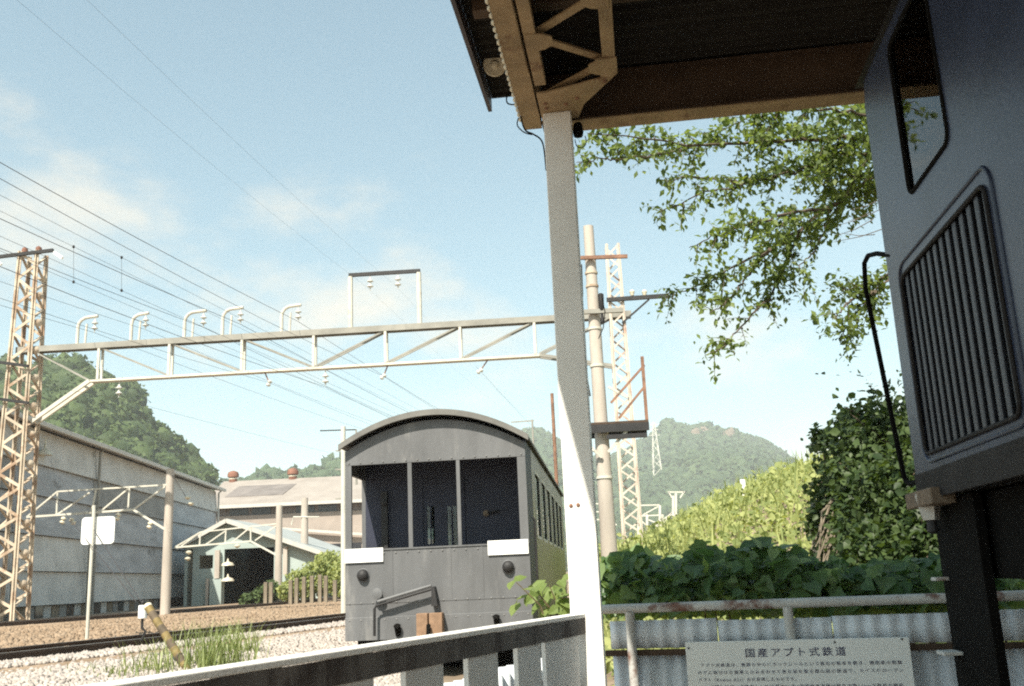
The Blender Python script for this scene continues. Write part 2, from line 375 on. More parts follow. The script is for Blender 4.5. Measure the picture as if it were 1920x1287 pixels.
g = arrays('ground', np.stack([gx.ravel(), gy.ravel(), gz.ravel()], 1), gf, M['ground'], smooth=True); tag(g, kind='structure')

def ribbon(path, w0, w1, dz0, z0, z1, name, mat):
    """trapezoid bed following a path; w0.. half top, w1.. half foot"""
    vs = []; fs = []
    for i, q in enumerate(path):
        d = unit(path[min(i+1, len(path)-1)]-path[max(i-1, 0)]); nrm = np.array([d[1], -d[0]])
        for w, z in ((-w1, z0), (-w0, z1), (w0, z1), (w1, z0)):
            c = q+nrm*w; vs.append((c[0], c[1], z))
    for i in range(len(path)-1):
        for k in range(3): a = i*4+k; fs.append([a, a+1, a+5, a+4])
    return arrays(name, vs, fs, mat)
def shift(path, w):
    o = []
    for i, q in enumerate(path):
        d = unit(path[min(i+1, len(path)-1)]-path[max(i-1, 0)]); o.append(q+np.array([d[1], -d[0]])*w)
    return o
def track(path, label, zr, nsl, smax):
    # path is the near (right-hand) rail
    root = thing('railway_track', label, 'track', (path[0][0], path[0][1], zr-.14), 'railway tracks')
    for w in (0, -1.067):
        pl = shift(path, w); mb = MB(); mt = MB()
        for i in range(len(pl)-1):
            a, b = pl[i], pl[i+1]; A = V3(a[0], a[1], 0); B = V3(b[0], b[1], 0)
            mb.bar(A+UP*(zr-.135), B+UP*(zr-.135), .125, .014); mb.bar(A+UP*(zr-.082), B+UP*(zr-.082), .018, .092); mb.bar(A+UP*(zr-.022), B+UP*(zr-.022), .065, .032)
            mt.bar(A+UP*(zr-.003), B+UP*(zr-.003), .05, .006)
        r = mb.build('rail', M['rail'], root); mt.build('rail_head', M['railtop'], r)
    cl = shift(path, -.53); L_ = np.concatenate([[0], np.cumsum([np.linalg.norm(cl[i+1]-cl[i]) for i in range(len(cl)-1)])])
    first = None; smax = min(smax, L_[-1]); k = 0
    while k*.68 < smax:
        s = k*.68; k += 1
        x = np.interp(s, L_, [q[0] for q in cl]); y = np.interp(s, L_, [q[1] for q in cl])
        i = int(np.searchsorted(L_, s)); i = min(max(i, 1), len(cl)-1); d = unit(cl[i]-cl[i-1])
        if first is None:
            mb = MB(); mb.fbox(Fr((path[0][0], path[0][1]), 0), -.1, .1, -1.05, 1.05, zr-.29, zr-.145)
            first = mb.build('sleeper', M['sleeper'], root, bevel=.01)
            first.location = (x-path[0][0], y-path[0][1], 0); first.rotation_euler.z = -math.atan2(d[0], d[1]); continue
        o = copy_part(first, root, (x-path[0][0], y-path[0][1], 0)); o.rotation_euler.z = -math.atan2(d[0], d[1])
    return root
b1 = ribbon(shift(R1, -.53), 1.6, 2.6, 0, .70, .83, 'ballast_bed', M['ballast']); tag(b1, kind='structure')
b2 = ribbon(shift(R2, -.53), 6.0, 9.5, 0, .72, .845, 'ballast_bed', M['ballast']); tag(b2, kind='structure')
track(R1, 'railway track nearest to the grey coach, running left along the pale gravel', .97, 0, 34)
track(R2, 'farther railway track along the foot of the grey factory wall', .97, 0, 60)

# gravel stones: real pebbles over the visible slope
cube = np.array([[-1, -1, -.7], [1, -.8, -.7], [.9, 1, -.6], [-1, .8, -.7], [-.6, -.7, .7], [.7, -.6, .6], [.5, .7, .75], [-.7, .5, .6]])*.5
cubef = np.array([[3, 2, 1, 0], [4, 5, 6, 7], [0, 1, 5, 4], [1, 2, 6, 5], [2, 3, 7, 6], [3, 0, 4, 7]])
def pebbles(n, xr, yr, size, cond):
    x = rng.uniform(*xr, n*3); y = yr[0]+(yr[1]-yr[0])*rng.random(n*3)**1.35
    k = cond(x, y); x, y = x[k][:n], y[k][:n]
    z = groundz(x, y)
    w = x-np.interp(y, _r1y, _r1x); z = np.where((w < .9) & (w > -2.0), .835, z)
    z = np.where((w <= -2.0), np.maximum(z, .83), z)
    n = len(x); s = size*rng.uniform(.55, 1.3, n)
    return scatter(cube, cubef, np.stack([x, y, z+s*.12], 1), rot_rand(n), np.stack([s*rng.uniform(.7, 1.3, n), s, s*rng.uniform(.6, 1, n)], 1))
wfun = lambda x, y: x-np.interp(y, _r1y, _r1x)
v, f = pebbles(34000, (-11, -1), (8.5, 27), .062, lambda x, y: (wfun(x, y) > -.2) & (wfun(x, y) < 7.5) & (x > -y*.56-1) & (x < -y*.12))
o = arrays('gravel', v, f, M['stone'], rnd=None); tag(o, 'pale crushed stone spread between fence and nearest track', kind='stuff')
v, f = pebbles(16000, (-26, -3), (14, 50), .085, lambda x, y: (wfun(x, y) < -.05) & (wfun(x, y) > -13) & (x > -y*.56-1) & (x < -y*.1))
o = arrays('ballast', v, f, M['ballast']); tag(o, 'rust brown ballast stones between the two railway tracks', kind='stuff')

# ---- hills
def ridge(name, px, Dr, D0, mat, rows, cols, rough, back=.35, p=1.6, nsc=.01, xpad=0):
    a = np.array(px, float); X = np.linspace(a[0, 0], a[-1, 0], cols); Yp = np.interp(X, a[:, 0], a[:, 1])
    vs = []; top = []
    for i in range(cols):
        q = P(X[i], Yp[i], Dr)
        top.append(q)
    for k in range(rows):
        s = k/(rows-1)                         # 0 front foot .. 1 ridge
        d = D0+(Dr-D0)*s
        for i in range(cols):
            q = top[i]; f_ = d/Dr
            x, y = q[0]*(.5+.5*f_), d
            h = q[2]*(s**.8)*(1-.12*math.sin(s*math.pi))
            nz = fbm((x*nsc, y*nsc, 3.1), 5)*rough*math.sin(min(s, .98)*math.pi*.5)*(1-s**6) if s > 0 else -2
            vs.append((x, y, h+nz))
    for i in range(cols): q = top[i]; vs.append((q[0]*1.05, Dr*(1+back), -2))
    fs = [[j*cols+i, j*cols+i+1, (j+1)*cols+i+1, (j+1)*cols+i] for j in range(rows) for i in range(cols-1)]
    o = arrays(name, vs, fs, mat, smooth=True); tag(o, kind='structure')
    return np.array(vs[:rows*cols]).reshape(rows, cols, 3)
def ico(sub):
    import bmesh
    bm = bmesh.new(); bmesh.ops.create_icosphere(bm, subdivisions=sub, radius=1)
    v = np.array([q.co[:] for q in bm.verts]); f = np.array([[l.index for l in q.verts] for q in bm.faces]); bm.free(); return v, f
def woods(name, grid, n, size, mat, sub, label, leafn=0, leafs=.25, lo=.12, bias=1.):
    rows, cols, _ = grid.shape
    a = (lo+(1-lo)*rng.random(n)**bias)*(rows-1.001); b = rng.random(n)*(cols-1.001)
    i, j = a.astype(int), b.astype(int); fa, fb = (a-i)[:, None], (b-j)[:, None]
    pos = (grid[i, j]*(1-fa)+grid[i+1, j]*fa)*(1-fb)+(grid[i, j+1]*(1-fa)+grid[i+1, j+1]*fa)*fb
    s = size*(.45+1.15*rng.random(n)**2)
    tv, tf = ico(sub)
    V_, F_, T_ = [], [], []; base = 0
    for var in range(6):
        k = np.arange(var, n, 6); w = tv*(1+.45*np.array([fbm(q*1.6+var*9.7, 3) for q in tv]))[:, None]
        v, f = scatter(w, tf, pos[k]+np.stack([0*s[k], 0*s[k], s[k]*.15], 1), rot_rand(len(k), .25), np.stack([s[k], s[k], s[k]*.95], 1))
        V_.append(v); F_.append(f+base); base += len(v)
        T_.append(np.repeat(rng.random(len(k))**1.4*.8, len(tv)))
    v = np.concatenate(V_); f = np.concatenate(F_); t = np.concatenate(T_)
    if leafn:                                   # loose leaf clumps over the crowns break the outline
        m = n*leafn; k = rng.integers(0, n, m); d = rng.normal(size=(m, 3)); d /= np.linalg.norm(d, axis=1)[:, None]; d[:, 2] = np.abs(d[:, 2])*.9
        c = pos[k]+d*s[k][:, None]*rng.uniform(.85, 1.18, m)[:, None]+np.stack([0*s[k], 0*s[k], s[k]*.15], 1)
        q = np.array([[-1, -.6, 0], [1, -.5, .2], [0, 1, .1]]); lv, lf = scatter(q, np.array([[0, 1, 2]]), c, rot_rand(m), s[k]*leafs*rng.uniform(.5, 1.3, m))
        f = np.concatenate([f, lf+len(v)]); v = np.concatenate([v, lv]); t = np.concatenate([t, np.repeat(rng.random(m), 3)])
    o = arrays(name, v, f, mat, rnd=t, smooth=True); tag(o, label, kind='stuff'); return o
hl = ridge('hill', [(-320, 760), (-150, 720), (-60, 700), (0, 695), (40, 710), (62, 708), (88, 700), (130, 692), (165, 702), (205, 720), (240, 748), (275, 790), (300, 818), (335, 852), (365, 885), (395, 915), (430, 960), (470, 1040), (520, 1090)],
           380, 150, M['hill'], 40, 120, 7, nsc=.02)
woods('hillside_wood', hl, 3000, 4.3, L['forest'], 2, 'dense green wood covering the steep hill behind the factory', 75, .17, .25)
hf = ridge('hill', [(330, 930), (400, 915), (470, 902), (490, 890), (520, 893), (560, 884), (600, 876), (640, 874), (700, 880), (780, 905), (860, 940), (960, 960), (1040, 1000)],
           820, 500, M['hill'], 24, 110, 10, nsc=.012)
woods('far_wood', hf, 2600, 6, L['far'], 1, 'blue green wood on the low hill far beyond the long pink building', 6, .35)
ROCKS = [(1306, 818, 9), (1322, 812, 8), (1362, 822, 9), (1372, 812, 6), (1348, 836, 7), (1455, 862, 6), (1432, 866, 5)]
hm = ridge('mountain', [(880, 960), (930, 880), (960, 828), (985, 812), (1010, 806), (1036, 822), (1070, 850), (1120, 862), (1170, 850), (1200, 835), (1222, 812), (1236, 797), (1248, 789), (1258, 796), (1285, 799), (1302, 805), (1318, 800), (1338, 801), (1352, 812), (1372, 808), (1382, 818), (1395, 822), (1425, 829), (1450, 846), (1478, 868), (1500, 890), (1540, 925), (1600, 950), (1700, 960), (1850, 930), (2050, 900)],
           1500, 700, M['mount'], 60, 240, 26, nsc=.006)
woods('mountain_wood', hm, 15000, 5.8, L['far'], 1, 'hazy green wood cloaking the distant rocky mountain', 5, .34, .08)

tv3, tf3 = ico(3)
for k, (px, py, r_) in enumerate(ROCKS):
    q = P(px, py, 1460 - (py-800)*2.2); sc_ = r_*.8
    w = tv3*(1+.55*np.array([fbm(p_*1.6+k*3.3, 4) for p_ in tv3]))[:, None]*V3(sc_, sc_*.8, sc_*1.5)
    o = arrays('rock_outcrop', w+q, tf3, M['cliff'], loc=tuple(q)); tag(o, ['leftmost bare reddish crag under the mountain ridge', 'second reddish crag, just right of the leftmost one', 'largest reddish crag near the middle of the ridge', 'small crag at the notch on the ridge line', 'crag below the middle of the ridge', 'rightmost crag on the descending ridge', 'small crag left of the rightmost one'][k], 'crag', 'crags on the mountain')
# ================================================================== CANOPY over the camera
FC = Fr((0, 0), 7)
can = thing('station_canopy', 'brown steel platform canopy with lattice girder on a white post', 'canopy', FC(5.5, -.35, 0))
ZB = 4.38
mb = MB(); wl = .076; un = int(10.9/ (wl/4))
us = np.linspace(-5.1, 5.82, 480); prof = [.018*math.sin(2*math.pi*u/wl*.9) for u in us]
for i, u in enumerate(us):
    mb.v += [FC(u, -.775, 4.71+prof[i]), FC(u, 5.4, 4.71+prof[i]), FC(u, -.775, 4.715+prof[i]), FC(u, 5.4, 4.715+prof[i])]
for i in range(len(us)-1):
    a = i*4; b = a+4
    mb.f += [[a, a+1, b+1, b], [a+2, b+2, b+3, a+3], [a, b, b+2, a+2], [a+1, a+3, b+3, b+1]]
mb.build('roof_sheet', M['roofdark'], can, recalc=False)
mb = MB(); mb.fbox(FC, -5.1, 5.80, -.80, -.776, 4.60, 4.74); mb.build('eave_fascia', M['fascia'], can)
mb = MB(); mb.fbox(FC, -5, 5.66, -.56, -.445, ZB, ZB+.012); mb.fbox(FC, -5, 5.66, -.452, -.445, ZB+.012, ZB+.27); mb.fbox(FC, -5, 5.66, -.56, -.548, ZB+.012, ZB+.27)
mb.fbox(FC, 5.648, 5.66, -.548, -.452, ZB+.012, ZB+.2); mb.build('edge_beam', M['beige'], can)
mb = MB(); mb.fbox(FC, -5, 4.95, -.549, -.4495, ZB-.006, ZB-.001); mb.build('splice_plate', M['beige'], can)
# lattice lying flat beside the edge beam
for v0, v1 in ((-.43, -.365), (-.035, .035)):
    mb = MB(); mb.fbox(FC, -4.6, 5.1 if v0 < -.2 else 5.02, v0, v1, ZB-.005, ZB+.05); mb.build('girder_chord', M['beige'], can, bevel=.004)
nodes = [(5.30-.335*k, -.40 if k % 2 == 0 else -.0) for k in range(28)]
first = None
for k in range(len(nodes)-1):
    (ua, va), (ub, vb) = nodes[k], nodes[k+1]
    MB().bar(FC(ua, va, ZB+.035), FC(ub, vb, ZB+.035), .05, .012).build('lattice_bar', M['beige'], can)
    if k:
        s_ = 1 if va < -.2 else -1
        MB().plate(lambda x, y, d: FC(x, y, ZB-.009+d), [(ua-.095, va-s_*.02), (ua+.095, va-s_*.02), (ua+.075, va+s_*.07), (ua+.04, va+s_*.115), (ua-.04, va+s_*.115), (ua-.075, va+s_*.07)], t=.008).build('gusset_plate', M['beige'], can)
gp = MB().plate(lambda x, y, d: FC(x, y, ZB-.016+d), [(5.07, -.05), (4.86, -.075), (4.86, .042), (5.03, .042), (5.36, -.165), (5.53, -.21), (5.56, -.43), (5.17, -.43), (5.17, -.36)], t=.01).build('gusset_plate', M['beige'], can)
for du, dv in ((5.30, -.39), (5.36, -.39), (5.27, -.2), (5.33, -.27), (5.1, -.03)):
    MB().lathe(FC(du, dv, ZB-.016), -UP, [(0, .012), (.006, .012), (.011, .007)], 8).build('rivet', M['rust'], gp)
# beam across the open end
mb = MB(); mb.fbox(FC, 5.58, 5.72, -.44, 5.2, ZB-.002, ZB+.012); mb.fbox(FC, 5.645, 5.655, -.44, 5.2, ZB+.012, ZB+.30); mb.fbox(FC, 5.58, 5.72, -.44, 5.2, ZB+.30, ZB+.312)
eb = mb.build('end_beam', M['brown'], can)
mb = MB(); mb.fbox(FC, 5.574, 5.726, -.43, 5.2, ZB-.012, ZB-.004); mb.build('bounce_tan_flange', M['beige'], eb)  # beige plate paints the bounced light on the beam's underside
for k in range(7):
    mb = MB(); mb.fbox(FC, 4.6-k*1.5, 4.68-k*1.5, -.7, 5.3, 4.58, 4.68); mb.build('purlin', M['brown'], can)
# white post
vl, _ = FC.vz(1066, 1150, 5.42); vr, _ = FC.vz(1122, 1230, 5.42)
vt, _ = FC.vz(1022, 230, 5.42); PV0 = (vl+vt)/2; PV1 = PV0+.165
mb = MB(); mb.fbox(FC, 5.42, 5.58, PV0, PV1, .02, ZB-.017)
post = mb.build('post', M['white'], can, bevel=.006)
mb = MB(); mb.fbox(FC, 5.32, 5.68, PV0-.1, PV1+.1, .0, .03); mb.build('base_plate', M['white'], post)
for dv, z in ((.035, 2.02), (.075, 2.022)):
    MB().lathe(FC(5.42, PV0+dv, z), -FC.u, [(0, .011), (.004, .011), (.007, .006)], 8).build('bolt', M['rust'], post)
# cream beads standing in for dots of light along the edge beam, disc, dangling cable, lamp socket
bead = None
for k in range(25):
    u = 5.62-k*.066; q = FC(u, -.572, ZB+.055)
    if bead is None: bead = MB().lathe(FC(5.62, -.572, ZB+.055), -FC.v, [(0, .017), (.006, .017), (.014, .010), (.016, .003)], 8).build('light_bead', M['cream'], can, smooth=True)
    else: copy_part(bead, can, tuple(q-FC(5.62, -.572, ZB+.055)))
c = onp(928, 122, FC(5.35, 0, 0), FC.u)
df = MB().lathe(c, -unit(D(928, 122))*.6-FC.u*.3, [(-.05, .03), (-.02, .05), (0, .068), (.008, .072), (.014, .068), (.010, .058), (.008, .03), (.016, .022), (.03, .016), (.032, .004)], 24).build('disc_fitting', M['cream'], can, smooth=True)
df['label'] = 'round cream disc fitting under the eave'
MB().bar(c+FC.u*.03, V3(c[0], c[1], 4.66)+FC.u*.03, .03, .012).build('bracket', M['dark'], df)
def cable(pxs, Y, r, mat, parent, name='cable'):
    pts = [P(x, y, Y) for x, y in pxs]; out = []
    for i in range(len(pts)-1):                   # catmull-rom
        p0, p1, p2, p3 = pts[max(i-1, 0)], pts[i], pts[i+1], pts[min(i+2, len(pts)-1)]
        for k in range(5):
            t = k/5; out.append(.5*((2*p1)+(-p0+p2)*t+(2*p0-5*p1+4*p2-p3)*t*t+(-p0+3*p1-3*p2+p3)*t**3))
    out.append(pts[-1]); return MB().tube(out, r, 6).build(name, mat, parent, smooth=True)
cable([(978, 130), (968, 165), (952, 178), (951, 193), (964, 196), (972, 184), (966, 176)], 5.5, .0045, M['black'], can)
cable([(948, 125), (972, 175), (976, 215), (984, 243), (1000, 252), (1014, 262), (1020, 280), (1024, 320)], 5.5, .005, M['black'], can)
cable([(972, 222), (970, 235), (982, 248), (998, 253)], 5.52, .004, M['black'], can)
ls = P(1084, 246, 5.55)
MB().lathe(ls+UP*.05, -UP, [(0, .022), (.02, .03), (.06, .033), (.085, .028), (.09, .005)], 14).build('lamp_socket', M['black'], can, smooth=True)
cable([(1078, 262), (1082, 275), (1092, 277), (1099, 268), (1097, 255)], 5.55, .003, M['black'], can, 'lamp_hook')

# ================================================================== WHITE BOARD FENCE running to the post
FA = PZ(200, 1283, 1.45); FB = PZ(1092, 1150, 1.45); fdeg = math.degrees(math.atan2(FB[0]-FA[0], FB[1]-FA[1]))
FF = Fr(FB, fdeg); ZR = 1.45
fen = thing('board_fence', 'white board fence with sunlit flat top rail running to the canopy post', 'fence', FF(0, 0, 0))
mb = MB(); mb.fbox(FF, -5.2, -.01, -.055, .03, ZR-.022, ZR); rail_ = mb.build('top_rail', M['white'], fen, bevel=.004)
mb = MB(); mb.fbox(FF, -5.2, -.01, .018, .026, ZR-.105, ZR-.024); mb.build('rail_web', M['web'], rail_)
ub = []
for pa, pb in ((873, 929), (967, 1010), (1020, 1054), (1057, 1082)):
    ua = FF.vz; q0 = onp(pa, 1240, FF.o, FF.v)-FF.o; q1 = onp(pb, 1230, FF.o, FF.v)-FF.o; ub.append((float(q0@FF.u), float(q1@FF.u)))
pitch = (ub[1][0]-ub[0][0])
for k in range(1, 9): ub.append((ub[0][0]-pitch*k, ub[0][0]-pitch*k+(ub[0][1]-ub[0][0])))
for a, b in ub:
    mb = MB(); mb.fbox(FF, a, max(b, a+.07), -.012, .012, .12, ZR-.0235); mb.build('board', M['white'], fen, bevel=.003)
mb = MB(); mb.fbox(FF, -5.2, -.01, .028, .05, .55, .62); mb.build('lower_rail', M['white'], fen)
mb = MB(); mb.fbox(FF, -.62, -.01, -.075, -.062, .12, ZR-.3); mb.build('brown_panel', M['brown'], fen)  # dark brown plate beside the post
def corrug(fr, u0, u1, v0, z0, z1, wl, amp, axis='u'):
    n = int(abs(u1-u0)/wl*8); mb = MB()
    for i in range(n+1):
        s = u0+(u1-u0)*i/n; w = v0+amp*math.sin(2*math.pi*s/wl)
        for z in (z0, z1): mb.v.append(fr(s, w, z) if axis == 'u' else fr(w, s, z))
    for i in range(n): mb.f.append([2*i, 2*i+2, 2*i+3, 2*i+1])
    return mb
def thick(o, t=.003): m = o.modifiers.new('thickness', 'SOLIDIFY'); m.thickness = t; return o
sf = thing('corrugated_sheet_fence', 'low white corrugated sheets standing outside the board fence', 'fence', FF(0, -.22, 0))
for k in range(6):
    thick(corrug(FF, -.06-k*.82, -.86-k*.82, -.22-.006*(k % 2), .1, 1.23-.012*((k*7) % 3), .095, .018).build('corrugated_sheet', M['sheet'], sf, smooth=True, recalc=False))
for k in range(3): mb = MB(); mb.fbox(FF, -.4-k*1.6, -.44-k*1.6, -.29, -.25, 0, 1.2); mb.build('stake', M['wood'], sf)

# ================================================================== CORRUGATED FENCE behind, with pipe rail and sign board
A_ = PZ(1128, 1143, 1.45); B_ = PZ(1790, 1121, 1.45)
bdeg = -math.degrees(math.atan2(B_[1]-A_[1], B_[0]-A_[0])); FBk = Fr(A_, bdeg)
bz = lambda px, py: FBk.vz(px, py, 0)
bf = thing('corrugated_fence', 'blue white corrugated iron fence under a flaking pipe rail', 'fence', FBk(0, 1, 0))
VL = 3.6
MB().tube([FBk(0, -.02, 1.45), FBk(0, VL, 1.45)], .026, 12).build('pipe_rail', M['piperail'], bf, smooth=True)
for px in (1183, 1481, 1830):
    v, _ = bz(px, 1180); MB().tube([FBk(-.005, v, .0), FBk(-.005, v, 1.43)], .027, 12).build('post', M['piperail'], bf, smooth=True)
ztop = bz(1320, 1161)[1]; zmid = bz(1320, 1211)[1]
for k in range(6):
    v0 = .03+k*.62
    thick(corrug(FBk, v0, v0+.615, .05+.004*(k % 2), zmid-.012, ztop-.006*((k*5) % 3), .088, .012, 'v').build('upper_sheet', M['sheet'], bf, smooth=True, recalc=False))
    thick(corrug(FBk, v0, v0+.615, .075+.004*(k % 2), .08, zmid-.03, .088, .012, 'v').build('lower_sheet', M['sheet'], bf, smooth=True, recalc=False))
mb = MB(); mb.fbox(FBk, .025, .06, 0, VL, zmid-.05, zmid-.018); mb.build('middle_rail', M['brown'], bf)
mb = MB(); mb.fbox(FBk, .02, .055, 0, VL, .35, .39); mb.build('bottom_rail', M['brown'], bf)

v0, z1 = bz(1287, 1203); v1, _ = bz(1702, 1190)
sg = thing('information_board', 'white notice board lettered in Japanese, fixed to the corrugated fence', 'notice board', FBk(-.04, (v0+v1)/2, z1-.9))
mb = MB(); mb.fbox(FBk, -.058, -.034, v0, v1, z1-.92, z1); panel = mb.build('panel', M['board'], sg, bevel=.003)
mat_text = M['ink']
def text(s, v, z, size, parent, width=None, name='lettering'):
    cu = bpy.data.curves.new('lettering', 'FONT'); cu.body = s; cu.size = size; cu.align_x = 'LEFT'; cu.extrude = .0006; cu.offset = .0004 if size > .03 else .0; cu.resolution_u = 2; cu.space_character = 1.35
    tmp = bpy.data.objects.new('lettering', cu); COL.objects.link(tmp)
    dg = bpy.context.evaluated_depsgraph_get(); me = bpy.data.meshes.new_from_object(tmp.evaluated_get(dg)); bpy.data.objects.remove(tmp)
    co = np.zeros(len(me.vertices)*3); me.vertices.foreach_get('co', co); co = co.reshape(-1, 3)
    if width: co[:, 0] = (co[:, 0]-co[:, 0].min())*width/max(np.ptp(co[:, 0]), 1e-6)
    w = np.array([FBk(-.0592-q[2], v+q[0], z+q[1]) for q in co]) - off(parent)
    me.vertices.foreach_set('co', w.ravel()); me.update(); return link(name, me, mat_text, parent)
def line(px0, px1, py, s, size):
    a, z = bz(px0, py); b, _ = bz(px1, py); text(s, a, z, size, panel, b-a)
W_ = v1-v0
text('国産アプト式鉄道', bz(1400, 1229)[0], bz(1490, 1228)[1], .05, panel, bz(1587, 1228)[0]-bz(1400, 1229)[0], 'title_lettering')['kind'] = 'stuff'
lx = bz(1316, 1240)[0]; rx = bz(1690, 1240)[0]; zl = bz(1500, 1246)[1]; dz = .0385
text('アプト式鉄道は、線路の中心にラックレールという歯形の軌条を敷き、機関車の動輪', lx, zl, .021, panel, rx-lx)
text('の下に取付けた歯車とかみ合わせて急な坂を登る登山用の鉄道で、スイスのローマン', lx-.018, zl-dz, .021, panel, rx-lx+.02)
for o_ in (text('アプト（Roman Abt）氏が発明したものです。', lx-.018, zl-2*dz, .021, panel, (rx-lx)*.5),): o_['kind'] = 'stuff'
text('わが国のアプト式鉄道としては明治26年4月官設鉄道横川軽井沢間11kmで使用が開始', lx+.012, zl-3*dz, .023, panel, rx-lx-.02)
text('され、この区間の急勾配を越える鉄道として活躍しました。', lx-.018, zl-4*dz, .021, panel, (rx-lx)*.76)
for px, py in ((1294, 1214), (1565, 1203), (1690, 1197)):
    v, z = bz(px, py); MB().lathe(FBk(-.058, v, z), -FBk.u, [(0, .006), (.002, .006), (.004, .003)], 8).build('screw', M['dark'], panel)

# ================================================================== LOCOMOTIVE at the right edge
S = 1.25; LZ = lambda px, py, v=S: FC.uz(px, py, v)
uc = LZ(1715, 880)[0]; z0 = LZ(1768, 921)[1]; z1 = LZ(1607, 178)[1]
wx0, wx1, wz0 = LZ(1772, 268)[0]-.05, LZ(1697, 300)[0], LZ(1702, 374)[1]; wz1 = LZ(1705, 0)[1]-.01
gx0, gx1, gz0_, gz1_ = LZ(1915, 758)[0], LZ(1692, 528)[0], LZ(1740, 852)[1], LZ(1760, 442)[1]
loco = thing('locomotive', 'blue grey locomotive with louvred side standing under the canopy', 'locomotive', FC(3, S+1.1, 0))
side = lambda x, y, d: FC(x, S+d, y)
u_back = -.6
ww = MB().plate(side, [(u_back, z0), (uc-.03, z0), (uc, z0+.03), (uc, z1-.12), (uc-.05, z1), (u_back, z1)], [rrect(wx0, wx1, wz0, wz1, .05), rrect(gx0, gx1, gz0_, gz1_, .05)], .010)
body = ww.build('side_wall', M['loco'], loco, bevel=.004)
def ring(pts, r, name, mat, parent, d=-.004):
    q = [side(x, y, d) for x, y in pts]; q += q[:2]; return MB().tube(q, r, 8, caps=False).build(name, mat, parent, smooth=True)
win = ring(rrect(wx0, wx1, wz0, wz1, .05), .011, 'window', M['black'], loco, 0)
MB().plate(lambda x, y, d: FC(x, S+.006+d, y), rrect(wx0+.002, wx1-.002, wz0+.002, wz1-.002, .05), (), .003).build('pane', M['pane'], win)
gr = ring(rrect(gx0-.0, gx1+.0, gz0_-.0, gz1_+.0, .05), .009, 'grille', M['locodark'], loco)
ring(rrect(gx0-.06, gx1+.035, gz0_-.035, gz1_+.06, .09), .009, 'grille_rim', M['loco'], gr, 0)
MB().plate(lambda x, y, d: FC(x, S+.044+d, y), [(gx0-.15, gz0_-.1), (gx1+.15, gz0_-.1), (gx1+.15, gz1_+.2), (gx0-.15, gz1_+.2)], (), .01).build('backing', M['black'], gr)
ns = 13
for k in range(ns):
    u = gx0+(gx1-gx0)*(k+.5)/ns; h = (gx1-gx0)/ns
    mb = MB().hexa([FC(u-h*.44, S+.002, gz0_), FC(u+h*.16, S+.002, gz0_), FC(u+h*.36, S+.04, gz0_), FC(u-h*.1, S+.04, gz0_),
                    FC(u-h*.44, S+.002, gz1_), FC(u+h*.16, S+.002, gz1_), FC(u+h*.36, S+.04, gz1_), FC(u-h*.1, S+.04, gz1_)])
    mb.build('slat', M['slat'], gr, bevel=.012)
mb = MB(); mb.fbox(FC, u_back, uc-.02, S-.012, S+.002, z0-.02, z0+.10); mb.build('sill', M['locodark'], body, bevel=.004)
# end wall with a windscreen opening, far side, roof, floor
endm = lambda x, y, d: FC(uc-.04+d, x, y)
ew = MB().plate(endm, [(S+.012, z0), (S+2.2, z0), (S+2.2, z1), (S+.012, z1)], [rrect(S+.03, S+1.05, wz0-.15, z1-.02, .05), rrect(S+1.15, S+2.13, wz0-.15, z1-.02, .05)], .035).build('end_wall', M['loco'], loco)
for a, w_ in ((S+.03, 1.02), (S+1.15, .98)): MB().plate(lambda x, y, d: FC(uc-.025+d, x, y), rrect(a-.004, a+w_+.004, wz0-.154, z1-.018, .05), (), .005).build('windscreen', M['pane'], ew)
mb = MB(); mb.fbox(FC, u_back, uc-.041, S+2.165, S+2.2, z0, z1); mb.build('far_wall', M['loco'], loco)
rp = [(S-.03, z1-.005), (S+.1, z1+.06), (S+.5, z1+.13), (S+1.1, z1+.15), (S+1.7, z1+.13), (S+2.1, z1+.06), (S+2.23, z1-.005)]
MB().plate(lambda x, y, d: FC(u_back+d, x, y), rp, (), uc-u_back+.03).build('roof', M['dark'], loco)
mb = MB(); mb.fbox(FC, u_back, uc-.08, S+.036, S+2.165, z0-.012, z0+.03); mb.build('floor', M['locodark'], loco)
mb = MB(); mb.fbox(FC, u_back, uc-.25, S+.12, S+2.1, z0-.36, z0-.02); mb.build('underframe', M['black'], loco, bevel=.01)
mb = MB(); mb.fbox(FC, 1.6, uc-1.5, S+.3, S+1.9, .85, z0-.37); mb.build('bogie', M['black'], loco, bevel=.02)
for u in (2.1, 3.0):
    for vv in (S+.55, S+1.62):
        w = MB().lathe(FC(u, vv-.06, .72), FC.v, [(0, .42), (.03, .47), (.10, .45), (.13, .40)], 24).build('wheel', M['dark'], loco, smooth=True)
        MB().lathe(FC(u, vv-.09, .72), FC.v, [(0, .09), (.03, .12)], 14).build('hub', M['dark'], w)
pts = [LZ(1668, 480), LZ(1640, 476), LZ(1624, 480), LZ(1617, 494), LZ(1619, 540), LZ(1690, 890), LZ(1694, 902), LZ(1702, 908), LZ(1722, 902)]
MB().tube([FC(u, S+.01, z) for u, z in pts], .0125, 10).build('handrail', M['black'], loco, smooth=True)
u1_, zz = LZ(1716, 918); u2_, _ = LZ(1768, 905)
mb = MB(); mb.fbox(FC, u2_+.02, u1_+.0, S-.05, S+.05, z0-.05, z0+.02); br = mb.build('step_bracket', M['brown2'], loco, bevel=.006)
c0 = onp(1740, 930, FC(0, S-.0, 0), FC.v)
mb = MB().lathe(c0+UP*.01, -UP, [(0, .055), (.012, .058), (.10, .04), (.115, .036)], 4); mb.build('tapered_box', M['trim'], br)
mb = MB().lathe(c0-UP*.105, -UP, [(0, .02), (.05, .024), (.06, .01)], 10); mb.build('hose_end', M['dark'], br)
ua, _ = LZ(1770, 1040, S+.08); ub_, _ = LZ(1850, 1050, S+.08)
